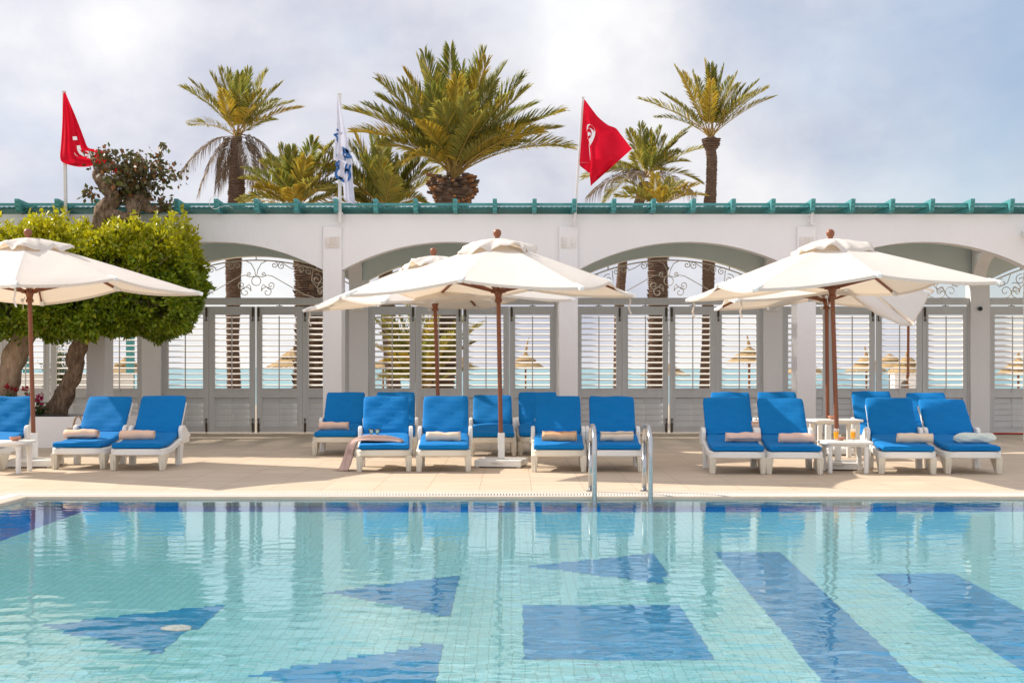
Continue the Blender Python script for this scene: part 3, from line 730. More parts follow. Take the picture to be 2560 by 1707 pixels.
#            front px, feet Y, back px, backrest angle, old frame
LOUNGERS = [
 ('far_left', -62, 17.25, 38, 48, 0, 'empty blue-cushioned white lounger cut off by the left edge, beside the small table', 'row'),
 ('l2', 193, 17.35, 281, 47, 0, 'blue-cushioned lounger with a peach towel roll, left one of the pair by the planter', 'front'),
 ('l3', 341, 17.16, 415, 49, 0, 'blue-cushioned lounger with a peach towel roll, right one of the pair by the planter', 'front'),
 ('f4', 960.4, 16.95, 966.4, 49, 1, 'blue-cushioned lounger with a rose throw and sunglasses on its seat', 'front'),
 ('f5', 1109, 16.93, 1115.6, 49, 1, 'blue-cushioned lounger with a cream towel roll, just left of the central parasol base', 'front'),
 ('f6', 1397, 16.93, 1394.5, 49, 1, 'blue-cushioned lounger with a sand-orange towel roll, just right of the central parasol base', 'front'),
 ('f7', 1540, 16.93, 1527.5, 49, 0, 'blue-cushioned lounger standing between the two rails of the pool ladder', 'front'),
 ('f8', 1846, 16.58, 1812, 47, 0, 'front-row blue lounger with a rose towel, first to the right of the pool ladder', 'front'),
 ('f9', 1988, 16.53, 1947, 46, 0, 'front-row blue lounger with a rose towel, directly left of the table with the juice', 'front'),
 ('f10', 2270, 16.57, 2217, 47, 0, 'front-row blue lounger with a cream towel, directly right of the table with the juice', 'front'),
 ('f11', 2437, 16.6, 2349, 44, 0, 'blue-cushioned lounger with a pale mint bundled towel, rightmost of the front row', 'front'),
 ('b1', 838, 20.05, 866.7, 48, 1, 'back-row blue lounger with a peach towel roll, leftmost of the back row', 'back'),
 ('b2', 985, 20.1, 990, 48, 0, 'back-row blue lounger mostly hidden behind the one with the rose throw', 'back'),
 ('b3', 1232.7, 19.95, 1231, 42, 1, 'empty back-row blue lounger reclined lower, seen behind the central parasol pole', 'back'),
 ('b4', 1353, 20.1, 1343, 48, 1, 'back-row blue lounger mostly hidden behind the one with the sand-orange towel', 'back'),
 ('b5', 1850, 20.0, 1822.7, 49, 0, 'back-row blue lounger with its backrest showing behind the first lounger right of the ladder', 'back'),
 ('b6', 1972, 20.05, 1939, 49, 0, 'back-row blue lounger behind the lounger left of the juice table', 'back'),
 ('b7', 2215, 20.1, 2173, 50, 0, 'back-row blue lounger beside the taller table, behind the cream towel lounger', 'back'),
 ('b8', 2365, 20.0, 2309.7, 47, 0, 'back-row blue lounger at far right, behind the mint towel lounger', 'back')]
LO = {}
for i, (k, fx, Yf, bx, ang, old, lab, row) in enumerate(LOUNGERS):
    y0 = Yf - .1; xf = XP(fx, y0 + .03); xb = XP(bx, y0 + 1.62); yaw = -math.atan2(xb - xf, 1.59)
    LO[k] = make_lounger((xf, y0, 0), yaw, lab, ang, bool(old), i, 'white resin sun loungers with blue cushions')
bpy.context.view_layer.update()
def on_lounger(k, x, y, dz=0.0):
    """world point on the seat cushion's top"""
    o = LO[k]; z = railz(y) + .045 + .066 + dz
    v = Matrix.Rotation(o.rotation_euler.z, 4, 'Z') @ Vector((x, y, z)); return v + o.location
# ---- rolled towels
def roll(k, px, y, mname, label, ln=.44, rad=.067, seed=0, dz=0):
    o = LO[k]; yw = o.location.y + y; x = XP(px, yw) - o.location.x; c = on_lounger(k, x, y)
    sl = math.atan2(railz(y + .05) - railz(y - .05), .1)
    rg = random.Random(seed); n = 78; turns = 3.4; secs = []; nl = 9
    for li in range(nl + 1):
        u = li / nl; row = []
        for i in range(n + 1):
            s = i / n; a = s * turns * 2 * PI + rg.random() * 0; r = .012 + (rad - .012) * s + .0025 * math.sin(a * 2 + u * 9 + seed) * s
            e = .004 * math.sin(s * 30 + seed) * (1 if u in (0, 1) else 0) + (0.012 * (1 - s) * (1 if u == 0 else -1 if u == 1 else 0))
            zz = r * math.sin(a + seed); zz = zz * .93 if zz > 0 else max(zz, -rad * .86)
            row.append(((u - .5) * ln + e, r * math.cos(a + seed) * 1.06, zz + rad * .87 + .0035 * math.sin(u * 7 + seed)))
        secs.append(row)
    mb = MB(); mb.grid(secs)
    mb.v = [(v[0], v[1] * (1 + .05 * math.sin(v[0] * 13 + seed * 2)), v[2] * (1 + .07 * math.sin(v[0] * 17 + seed)) + .004 * math.sin(v[0] * 41 + v[1] * 30 + seed)) for v in mb.v]
    ob = mb.build('rolled_towel', M[mname], smooth=True, fix=False)
    so = ob.modifiers.new('solid', 'SOLIDIFY'); so.thickness = .006; so.offset = 0
    ob.location = c + Vector((0, 0, .002 + dz)); ob.rotation_euler = (sl, 0, o.rotation_euler.z + rg.uniform(-.06, .06))
    return tag(ob, label, 'towel', 'rolled towels on the loungers')
roll('l2', 206.6, .60, 'towel_pink', 'peach rolled towel on the left lounger of the pair by the planter', seed=1)
roll('l3', 346.7, .60, 'towel_pink', 'peach rolled towel on the right lounger of the pair by the planter', seed=2)
roll('b1', 836.7, .55, 'towel_pink', 'peach rolled towel on the leftmost back-row lounger', seed=3)
roll('f5', 1111, .55, 'towel_cream', 'cream rolled towel just left of the central parasol base', seed=4)
roll('f6', 1395.7, .52, 'towel_sand', 'sand-orange rolled towel just right of the central parasol base', seed=5)
roll('f7', 1539, .50, 'towel_cream', 'beige rolled towel seen between the ladder rails', .42, seed=6)
roll('f8', 1851, .58, 'towel_rose', 'rose rolled towel on the first front-row lounger right of the ladder', seed=7)
roll('f9', 1982.7, .55, 'towel_rose', 'rose rolled towel just left of the juice table', seed=8)
roll('f10', 2274, .52, 'towel_cream', 'loosely rolled cream towel just right of the juice table', .44, .068, seed=9)
roll('b5', 1882, .62, 'towel_pink', 'pink rolled towel peeping out between the loungers right of the ladder', .40, seed=12)
# the loosely bundled mint towel
o = LO['f11']; y = .50; c = on_lounger('f11', XP(2432, o.location.y + y) - o.location.x, y)
rows = []; n = 26
for li in range(15):
    u = li / 14; env = (1 - abs(2 * u - 1) ** 5) ** .5; row = []
    for i in range(n):
        a = 2 * PI * i / n; r = .066 * (.35 + .65 * env) * (1 + .10 * math.sin(3 * a + u * 11) + .07 * math.sin(7 * a - u * 17) + .04 * math.sin(u * 40 + a))
        row.append(((u - .5) * .52, r * math.cos(a) * 1.25, max(r * math.sin(a), -.052) + .055))
    rows.append(row)
mb = MB(); mb.grid(rows, 0, closed=True); mb.add(rows[0], [tuple(range(n))]); mb.add(rows[-1], [tuple(range(n - 1, -1, -1))])
ob = mb.build('bundled_towel', M['towel_mint'], smooth=True); ob.location = c; ob.rotation_euler = (0, 0, o.rotation_euler.z + .03)
tag(ob, 'pale mint towel bundled on the rightmost front-row lounger', 'towel', 'rolled towels on the loungers')
# draped throw with fringe
o = LO['f4']; T = Matrix.Translation(o.location) @ Matrix.Rotation(o.rotation_euler.z, 4, 'Z')
path = [(.20, .352), (.14, .363), (.05, .37), (-.06, .370), (-.16, .375), (-.25, .38), (-.315, .38), (-.352, .345), (-.374, .27), (-.392, .19), (-.412, .11), (-.432, .04), (-.452, .012)]
th = thing('draped_throw', 'rose-grey fringed throw draped over the side of a lounger under the sunglasses', 'throw', o.location, o.rotation_euler.z)
rows = []
nv = 40
for i, (x, z) in enumerate(path):
    s = i / (len(path) - 1); row = []; wid = .40 - .12 * s if s < .6 else .30 - .05 * s; yc = .42 + .03 * math.sin(s * 5) - .10 * s
    for j in range(nv + 1):
        v = j / nv; env = math.sin(PI * min(1, max(0, v))) ** .4
        f = math.sin(v * 17 + 2.2 * s + .8 * math.sin(s * 7)) * .5 + .35 * math.sin(v * 31 + s * 4 + 1)
        am = (.052 if s < .5 else .085) * env * min(1, .45 + s * 3)
        if s < .5: dx, dz = .012 * math.sin(v * 9 + 2), am * (.6 + f)
        else: dx, dz = -am * (f + .7) * 1.1, .012 * math.sin(v * 13)
        row.append((x + dx + (.05 * math.sin(v * 5) if s == 0 else 0), yc + (v - .5) * wid + .012 * math.sin(s * 9 + v * 6), z + dz))
    rows.append(row)
mb = MB(); mb.grid(rows); oo = mb.build('cloth', M['throw'], th, smooth=True, fix=False)
sb = oo.modifiers.new('sub', 'SUBSURF'); sb.levels = 1; sb.render_levels = 1
so = oo.modifiers.new('solid', 'SOLIDIFY'); so.thickness = .005; so.offset = 1
mb = MB()
for j in range(0, nv + 1, 2):
    p = Vector(rows[-1][j]); q = Vector(rows[-1][j]) + Vector((-.06 - .03 * random.random(), random.uniform(-.03, .01), -p.z + .006)); mb.tube([p, (p + q) / 2 + Vector((0, 0, .006)), q], [.004, .003, .002], 5)
for j in range(0, 16, 3):
    p = Vector(rows[8][0 + j // 4]) + Vector((-.01, -.01, 0)); q = p + Vector((-.02, -.01, -.07)); mb.tube([p, q], [.004, .002], 5)
mb.build('fringe', M['throw'], th, fix=False)
# sunglasses on the throw
c = P(936, 1079, 16.95 + .30); g = thing('sunglasses', 'dark cat-eye sunglasses with blue mirrored lenses on the rose throw', 'sunglasses', c, R(-12))
fr = MB()
def lens_outline(sx):
    return [(sx * (x), z) for x, z in ((.012, .012), (.016, .027), (.04, .033), (.068, .036), (.074, .026), (.066, -.006), (.05, -.026), (.03, -.026), (.016, -.012))]
for sx in (-1, 1):
    ol = lens_outline(sx); fr.tube([(x, -.006 * abs(x) / .07, z) for x, z in ol + ol[:2]], .0058, 6)
    fr.tube([(sx * .074, 0, .03), (sx * .076, .06, .022), (sx * .072, .125, .004)], .0038, 6)
fr.tube([(-.013, 0, .012), (0, -.004, .016), (.013, 0, .012)], .004, 6); fr.build('frame', M['black'], g, smooth=True)
for sx in (-1, 1):
    ol = lens_outline(sx); m = MB(); m.extrude(ol, 'y', -.003, .0005); m.build('lens', M['lens'], g)

# ================================================================== TABLES
def round_poly(w, d, r, n=6):
    pts = []
    for cx, cy, a0 in ((w / 2 - r, d / 2 - r, 0), (-w / 2 + r, d / 2 - r, 90), (-w / 2 + r, -d / 2 + r, 180), (w / 2 - r, -d / 2 + r, 270)):
        for i in range(n + 1): a = R(a0 + 90 * i / n); pts.append((cx + r * math.cos(a), cy + r * math.sin(a)))
    return pts
def side_table(loc, rz, label, w=.62, d=.58, h=.39, leg='round'):
    t = thing('side_table', label, 'side table', loc, rz, 'white resin side tables')
    m = MB(); m.extrude(round_poly(w, d, .10), 'z', h - .032, h); m.build('tabletop', M['resin'], t, bevel=.009)
    m = MB(); m.extrude(round_poly(w - .09, d - .09, .07), 'z', h - .06, h - .033); m.build('apron', M['resin'], t)
    for sx in (-1, 1):
        for sy in (-1, 1):
            m = MB(); x, y = sx * (w / 2 - .09), sy * (d / 2 - .075)
            if leg == 'round': m.tube([(x, y, 0.004), (x, y, .02), (x, y, h - .10), (x, y, h - .099), (x, y, h - .06)], [.026, .031, .031, .037, .037], 14)
            else: m.box((x, y, (h - .06) / 2), (.06, .05, h - .06)); m.box((x - sx * .02, y, h - .11), (.035, .04, .1))
            m.build('leg', M['resin'], t, smooth='auto' if leg == 'round' else False, bevel=0 if leg == 'round' else .008)
    return t
side_table((4.125, 16.86, 0), R(-3), 'low white table with two glasses of juice between the right-hand front loungers')
side_table((4.60, 19.40, 0), R(3), 'taller white table with square legs beside the right-hand rear parasol pole', .72, .56, .56, 'square')
side_table((-6.25, 16.80, 0), R(2), 'low white table with a terracotta dish at the left edge')
def juice(px, py, Y):
    c = P(px, py, Y); c.z = .39
    t = thing('juice_glass', 'tall glass of orange juice, %s of the two on the white table' % ('left' if px < 2130 else 'right'), 'glass of juice', c, 0, 'glasses of orange juice')
    m = MB(); pr = [(.001, .0), (.021, .0), (.0225, .004), (.035, .155), (.0332, .155), (.0225, .022), (.001, .022)]; n = 20
    rows = [[(r * math.cos(2 * PI * j / n), r * math.sin(2 * PI * j / n), z) for j in range(n)] for r, z in pr]; m.grid(rows, 0, closed=True); m.build('glass', M['glass'], t, smooth=True)
    m = MB(); m.lathe([(.0015, .0235), (.0222, .0235), (.0312, .108), (.0015, .108)], 20); m.build('juice', M['juice'], t, smooth='auto')
juice(2090.5, 1099, 16.83); juice(2132.5, 1098, 16.87)
def dish(c, label, mn='terracotta', s=1.0):
    m = MB(); n = 18; pr = [(.001, .012), (.03, .012), (.06, .035), (.062, .05), (.07, .048), (.066, .025), (.035, .0), (.001, .0)]
    rows = [[(s * r * math.cos(2 * PI * j / n), s * r * math.sin(2 * PI * j / n), s * z) for j in range(n)] for r, z in pr]; m.grid(rows, 0, closed=True)
    m.lathe([(.008 * s, .04 * s), (.012 * s, .055 * s), (.008 * s, .06 * s)], 8, (.055 * s, 0, 0))
    o = m.build('ash_dish', M[mn], smooth=True); o.location = c; return tag(o, label, 'dish', 'terracotta ash dishes')
c = P(38, 1094, 16.85); dish((c.x, c.y, .391), 'small terracotta dish on the left-edge table')
c = P(2101, 1093, 16.98); dish((c.x, c.y, .391), 'small terracotta dish behind the left juice glass', s=.8)
c = P(2082, 1040, 19.4); dish((c.x, c.y, .561), 'small terracotta dish on the taller rear table')

# ================================================================== PARASOLS
def parasol(loc, label, phase, tilt=(0, 0), drop=None, base_rz=0.0, straps=(), Rr=2.12, zr=2.26, zt=2.95, seed=0):
    t = thing('market_parasol', label, 'parasol', loc, 0, 'square white market parasols')
    rg = random.Random(seed)
    T = Matrix.Rotation(tilt[0], 4, 'Y') @ Matrix.Rotation(tilt[1], 4, 'X')
    Tb = Matrix.Rotation(base_rz, 4, 'Z')
    m = MB(Tb); m.box((0, 0, .058), (.61, .61, .085)); 
    for sx in (-1, 1):
        for sy in (-1, 1): m.box((sx * .27, sy * .27, .0085), (.05, .05, .016))
    b = m.build('base', M['resin'], t, bevel=.008)
    m = MB(Tb); m.tube([(-.07, -.306, .075), (-.07, -.326, .07), (.07, -.326, .07), (.07, -.306, .075)], .007, 6); m.build('handle', M['resin_old'], b, smooth=True)
    m = MB(Tb); m.box((0, 0, .272), (.082, .082, .34)); m.build('sleeve', M['resin'], t, bevel=.012)
    m = MB(T); m.tube([(0, 0, .30), (0, 0, zt - .02)], .029, 16); m.build('pole', M['wood'], t, smooth='auto')
    m = MB(T); m.lathe([(.03, zt - .02), (.035, zt + .05), (.03, zt + .075), (.047, zt + .095), (.054, zt + .125), (.046, zt + .16), (.02, zt + .178), (.001, zt + .18)], 16); m.build('finial', M['wood'], t, smooth=True)
    hubz = zr + .03
    m = MB(T); m.lathe([(.032, hubz - .13), (.05, hubz - .125), (.05, hubz - .09), (.038, hubz - .075), (.048, hubz - .03), (.07, hubz), (.07, hubz + .035), (.033, hubz + .05)], 16)
    for k in range(8):
        a = R(phase + 45 * k); m.box((.075 * math.cos(a), .075 * math.sin(a), hubz + .015), (.05, .03, .045), (0, 0, a))
    hub = m.build('runner_hub', M['wood'], t, smooth='auto')
    m = MB(T); m.tube([(-.05, -.03, hubz - .06), (-.075, -.04, hubz - .12), (-.07, -.05, hubz - .22)], .005, 5); m.lathe([(.001, -.028), (.02, -.018), (.022, .01), (.001, .026)], 10, (-.085, -.04, hubz - .10)); m.build('pull_chain', M['pole'], hub, smooth=True)
    ang = [R(phase + 45 * k) for k in range(8)]; tips = []
    for k in range(8):
        r, z = (Rr, zr) if k % 2 == 0 else (Rr * .712, zt - (zt - zr) * .80)
        if drop and k in drop: r, z = drop[k]
        tips.append((r, z))
    def ribpt(k, s):    # s: 0 at the crown, 1 at the tip
        r, z = tips[k % 8]; h = zt - z
        return Vector((math.cos(ang[k % 8]) * (.05 + (r - .05) * s), math.sin(ang[k % 8]) * (.05 + (r - .05) * s), zt - h * (s ** 1.06)))
    n, mseg = 12, 8; m = MB(T)
    for k in range(8):
        rows = []
        k2 = (k + 1) % 8; slack = 0.0
        if drop and (k in drop or k2 in drop): slack = .045
        for i in range(n + 1):
            s = .04 + .96 * i / n; a, b2 = ribpt(k, s), ribpt(k2, s); row = []
            for j in range(mseg + 1):
                f = j / mseg; p = a.lerp(b2, f); bel = 4 * f * (1 - f)
                p.z -= bel * s * (.035 + slack * s) ; 
                if s > .99: p.x *= 1 - .018 * bel; p.y *= 1 - .018 * bel
                p.z += .003 * math.sin(s * 14 + k * 2 + f * 6) * bel
                if slack:
                    w = (f if k2 in drop and tips[k2][1] < 2 else 1 - f) * s
                    nd = Vector((math.cos(ang[k]), math.sin(ang[k]), .4)); p += nd * (.05 * math.sin(f * 17 + s * 2) + .03 * math.sin(f * 31 + 1)) * w * w
                row.append(p)
            rows.append(row)
        rows.append([p + Vector((0, 0, -.035)) for p in rows[-1]])
        m.grid(rows)
    cv = m.build('canopy', M['canvas'], t, smooth='auto', fix=False)
    # vent cap with a fluttering edge
    m = MB(T); rows = []; nn = 64; ph = [rg.uniform(0, 6) for _ in range(4)]
    for i in range(9):
        s = i / 8; row = []
        for j in range(nn):
            a = 2 * PI * j / nn; q = 2 * PI / 4; la = ((a - ang[0]) % q) / q - .5; poly = .86 * math.cos(PI / 4) / math.cos(la * q) + .24
            wv = (.05 * math.sin(3 * a + ph[0]) * s ** 3 + .036 * math.sin(8 * a + ph[1]) * s ** 2 + .03 * math.sin(13 * a + ph[2] + 3 * s) * s ** 1.5 + .012 * math.sin(23 * a + 9 * s + ph[3]) * s)
            rr = (.03 + .50 * s) * (1 + (poly - 1) * s) * (1 + .05 * s * math.sin(5 * a + ph[3])); row.append((rr * math.cos(a), rr * math.sin(a), zt + .055 - .165 * s ** 1.5 + wv * .8 + .02 * s))
        rows.append(row)
    rows.append([(p[0] * 1.015, p[1] * 1.015, p[2] - .03) for p in rows[-1]])
    m.grid(rows, 0, closed=True); m.build('vent_cap', M['canvas'], t, smooth=True, fix=False)
    for k in range(8):
        if drop and k in drop and drop[k][1] < zr - .2:
            tip = ribpt(k, .985); m = MB(T); m.bar(tip + Vector((0, 0, .02)), tip + Vector((-.01, .01, -.76)), .022, .03); m.tube([tip + Vector((-.01, .01, -.75)), tip + Vector((-.012, .01, -.82))], [.014, .003], 6); m.build('broken_rib', M['wood'], t)
            continue
        m = MB(T); a, b2 = ribpt(k, .03), ribpt(k, .955); off = Vector((0, 0, -.024)); mid = ribpt(k, .5)
        m.bar(a + off, mid + off, .022, .032); m.bar(mid + off, b2 + off, .022, .032); rb = m.build('rib', M['wood'], t)
        m = MB(T); e = ribpt(k, .54) + Vector((0, 0, -.045)); d = Vector((math.cos(ang[k]), math.sin(ang[k]), 0)); pp = d.cross(Vector((0, 0, 1))) * .014
        h0 = d * .085 + Vector((0, 0, hubz + .015)); m.bar(h0 + pp, e + pp, .011, .028); m.bar(h0 - pp, e - pp, .011, .028); m.build('strut', M['wood'], t)
        m = MB(T); a, b2 = ribpt(k, .93), ribpt(k, 1.0); m.bar(a + Vector((0, 0, -.02)), b2 + d * .02 + Vector((0, 0, -.022)), .06, .05); m.build('tip_pocket', M['canvas_cap'], cv, bevel=.01)
    for k in straps:
        tip = ribpt(k, .96); m = MB(T); w = .012; pts = [tip + Vector((0, 0, -.03)), tip + Vector((.015, -.01, -.12)), tip + Vector((-.012, .0, -.20)), tip + Vector((.02, -.015, -.29))]
        m.grid([[p + Vector((-w, 0, 0)) for p in pts], [p + Vector((w, .004, 0)) for p in pts]]); m.build('tie_strap', M['canvas'], t, fix=False)
    return t
parasol((-6.27, 17.85, 0), 'square white parasol cut by the left edge, in front of the clipped tree', 15, (R(-1.5), R(.2)), base_rz=R(3), straps=(6,), seed=1, Rr=2.2, zr=2.25, zt=2.94)
parasol((-.14, 17.85, 0), 'square white parasol on a wooden pole, nearest one in the middle', 28, (R(-1.0), R(.8)), base_rz=R(-9), straps=(0,), seed=2, zr=2.25, zt=2.93)
parasol((4.17, 17.40, 0), 'square white parasol rising behind the juice table on the right', 52.5, (R(-2.0), R(.7)), base_rz=R(-13), straps=(2,), seed=3, zr=2.275, zt=2.885)
parasol((-1.11, 20.85, 0), 'rear white parasol half hidden behind the middle one, with a leaning pole', 74, (R(-1.7), R(.9)), base_rz=R(5), straps=(2,), seed=4, zr=2.26, zt=2.95, Rr=2.18)
parasol((4.73, 20.35, 0), 'rear white parasol on the right with a broken rib and its cloth hanging down', 42, (R(-.6), 0), {6: (1.40, 1.90), 7: (1.52, 2.41)}, R(4), (4,), seed=5, zr=2.26, zt=2.93)

# ================================================================== POOL LADDER
ld = thing('pool_ladder', 'stainless steel pool ladder with two arched rails at the pool edge', 'pool ladder', (1.10, 13.95, 0), world=True)
for x in (.825, 1.385):
    m = MB(); pts = [(x, 14.24, 0.003), (x, 14.24, .25), (x, 14.235, .50)]
    for i in range(0, 11):
        a = PI * i / 10; pts.append((x, 13.915 + .32 * math.cos(a), .50 + .20 * math.sin(a) ** .9))
    pts += [(x, 13.595, .40), (x, 13.60, .1), (x, 13.62, -.3), (x, 13.63, -.62)]
    m.tube(pts, .0255, 16); m.build('rail', M['steel'], ld, smooth=True)
    m = MB(); m.lathe([(.05, .001), (.05, .012), (.026, .02)], 16, (x, 14.24, 0)); m.build('flange', M['steel'], ld, smooth='auto')
for z in (-.22, -.48):
    m = MB(); m.box((1.105, 13.61, z), (.53, .09, .025)); m.build('step', M['steel'], ld, bevel=.006)
# pool drain
a = floorpt(441, 1569.5); m = MB(); m.lathe([(.085, 0), (.085, .008), (.06, .012), (.02, .012), (.018, .018), (.001, .018)], 20); o = m.build('pool_drain', M['grate'], smooth='auto'); o.location = (a[0], a[1], zf + .006)
tag(o, 'round white drain cover set in the blue triangle on the pool floor', 'drain')
# ================================================================== FLAGPOLES AND FLAGS
def flagpole(bot, top, w, label):
    t = thing('flagpole', label, 'flagpole', bot, 0, 'white flagpoles on the arcade', world=True)
    m = MB(); m.bar(bot, top, w, w); m.build('pole', M['pole'], t, bevel=.006)
    d = (Vector(top) - Vector(bot)).normalized(); m = MB(); m.box(Vector(top) + d * .012, (w * 1.15, w * 1.15, .024)); m.build('cap', M['pole'], t, bevel=.004)
    m = MB(); q = Vector(bot) + Vector((0, .035, .05))
    for zz in (.0, .12): m.box(q + Vector((0, 0, zz)), (w * 1.7, .07, .03))
    m.build('clamp', M['pole'], t); return t
YP = 23.36
flagpole(P(165, 560, YP), P(160, 231, YP), .052, 'white flagpole at far left carrying the wrapped red flag')
flagpole(P(850, 558, YP), P(848.5, 237, YP), .055, 'white flagpole carrying the white and blue flag')
flagpole(P(1436, 566, YP), P(1457.5, 246, YP), .042, 'leaning flagpole carrying the blowing red flag')
flagpole(P(2028.5, 562, YP), P(2032.5, 513, YP), .05, 'short flagpole stub without a flag above the right-hand pier')
def curve(pts, n):
    """Catmull-Rom resample of 2-D points to n+1 samples by arc length"""
    pts = [Vector((p[0], p[1])) for p in pts]; dense = []
    for i in range(len(pts) - 1):
        p0 = pts[max(i - 1, 0)]; p1 = pts[i]; p2 = pts[i + 1]; p3 = pts[min(i + 2, len(pts) - 1)]
        for k in range(12):
            t = k / 12; dense.append(.5 * ((2 * p1) + (p2 - p0) * t + (2 * p0 - 5 * p1 + 4 * p2 - p3) * t * t + (3 * p1 - p0 - 3 * p2 + p3) * t ** 3))
    dense.append(pts[-1]); cum = [0]
    for a, b in zip(dense, dense[1:]): cum.append(cum[-1] + (b - a).length)
    out = []; j = 0
    for i in range(n + 1):
        d = cum[-1] * i / n
        while j < len(cum) - 2 and cum[j + 1] < d: j += 1
        t = (d - cum[j]) / max(cum[j + 1] - cum[j], 1e-6); out.append(dense[j].lerp(dense[j + 1], min(max(t, 0), 1)))
    return out
def cloth(name, left, right, depth, mats, Y=YP - .05, nr=44, nc=22, parent=None, conv=None):
    l = curve(left, nr); r = curve(right, nr); rows = []
    for i in range(nr + 1):
        row = []
        for j in range(nc + 1):
            p = l[i].lerp(r[i], j / nc); 
            if conv: p = Vector(conv(p))
            row.append(P(p.x, p.y, Y + depth(i / nr, j / nc)))
        rows.append(row)
    m = MB(); m.grid(rows); return m.build(name, mats, parent, smooth=True, fix=False)
def decal(name, polys, mats, Y, conv, parent):
    m = MB()
    for poly, mi in polys:
        vs = [P(*conv(Vector(p)), Y - .006 * (mi + 1)) for p in poly]; m.add(vs, [tuple(range(len(vs)))], mi)
    return m.build(name, mats, parent, fix=False)
# red flag blowing (third pole)
cv3 = lambda p: (1380 + p.x * 220 / 1380, 230 + p.y * 250 / 1568)
t = thing('flag', 'red flag with a white crest blowing from the leaning pole', 'flag', P(1455, 330, YP), 0, 'red flags', world=True)
cloth('cloth', [(508, 118), (495, 400), (545, 700), (590, 880), (600, 1100), (592, 1300), (610, 1472)], [(512, 118), (640, 290), (740, 410), (880, 520), (1000, 570), (1090, 680), (1255, 895)],
      lambda s, u: -.05 - .06 * math.sin(u * 6.5 + s * 3) * s - .10 * s * u - .03 * math.sin(u * 14 - s * 7) * s, M['red'], conv=cv3, parent=t)
cloth('bottom_hem', [(1255, 895), (1130, 965), (1000, 1030), (950, 1060)], [(610, 1472), (610, 1473), (610, 1472), (612, 1470)], lambda s, u: -.13 + .10 * u - .02 * math.sin(s * 9), M['red'], conv=cv3, parent=t, nr=20)
cloth('bottom_edge', [(950, 1060), (900, 1100), (860, 1140), (780, 1230), (700, 1340), (620, 1470)], [(600, 1060), (600, 1120), (600, 1180), (598, 1260), (600, 1360), (605, 1470)], lambda s, u: -.10 + .04 * u, M['red'], conv=cv3, parent=t, nr=20)
cloth('hoist_fold', [(505, 118), (478, 450), (455, 800), (432, 1108)], [(512, 150), (545, 560), (580, 860), (602, 1112)], lambda s, u: .005 - .05 * u * s, M['red'], conv=cv3, parent=t)
cloth('back_fold', [(432, 1110), (432, 1150), (500, 1210), (580, 1270)], [(600, 1112), (598, 1170), (596, 1220), (592, 1262)], lambda s, u: .03, M['red'], conv=cv3, parent=t, nr=12, nc=8)
def arcpts(cx, cy, r, a0, a1, n=14, ky=1.0): return [(cx + r * math.cos(R(a0 + (a1 - a0) * i / n)), cy + ky * r * math.sin(R(a0 + (a1 - a0) * i / n))) for i in range(n + 1)]
decal('crest', [([(548, 560), (552, 520), (585, 506), (625, 522), (660, 565), (680, 625), (672, 690), (640, 770), (605, 830), (590, 850), (584, 790), (575, 750), (562, 735), (556, 690), (550, 640), (545, 600)], 0),
                ([(575, 535), (600, 515), (630, 528), (660, 575), (668, 630), (645, 600), (620, 578), (590, 565), (560, 575)], 1),
                ([(552, 590), (580, 572), (605, 590), (622, 630), (620, 680), (600, 715), (570, 745), (558, 700), (550, 650)], 1),
                ([(560, 640), (580, 628), (600, 640), (612, 672), (604, 690), (592, 668), (582, 690), (564, 700)], 2)], [M['white_print'], M['red'], M['white_print']], YP - .17, cv3, t)
# wrapped red flag (first pole)
cv1 = lambda p: (130 + p.x * 170 / 1212, 220 + p.y * 220 / 1568)
t = thing('flag', 'red flag wrapped round the far left pole and caught in the bush', 'flag', P(165, 330, YP), 0, 'red flags', world=True)
cloth('cloth', [(200, 84), (192, 300), (182, 650), (160, 1000), (145, 1240), (200, 1335), (420, 1400), (600, 1408), (780, 1385), (1000, 1420), (1150, 1560)], [(240, 84), (300, 230), (400, 460), (500, 710), (575, 910), (640, 1060), (760, 1092), (880, 1110), (980, 1185), (1080, 1300), (1190, 1420)],
      lambda s, u: -.08 + .045 * math.sin(u * 15 + s * 2.5) * min(1, s * 2.5) * (1.2 - .6 * s) + .25 * max(0, s - .55), M['red'], conv=cv1, parent=t, nr=60, nc=40)
decal('crest', [([(365, 868), (440, 864), (456, 930), (375, 932)], 0), ([(440, 1030), (500, 1024), (525, 1110), (490, 1100), (540, 1160), (640, 1185), (660, 1170), (585, 1120), (700, 1140), (785, 1160), (705, 1260), (615, 1248), (645, 1215), (560, 1222), (490, 1180), (450, 1110)], 0),
                ([(400, 1150), (425, 1195), (470, 1222), (430, 1210), (402, 1175)], 0), ([(455, 940), (490, 1022), (450, 1022), (438, 940)], 1)], [M['white_print'], M['red']], YP - .17, cv1, t)
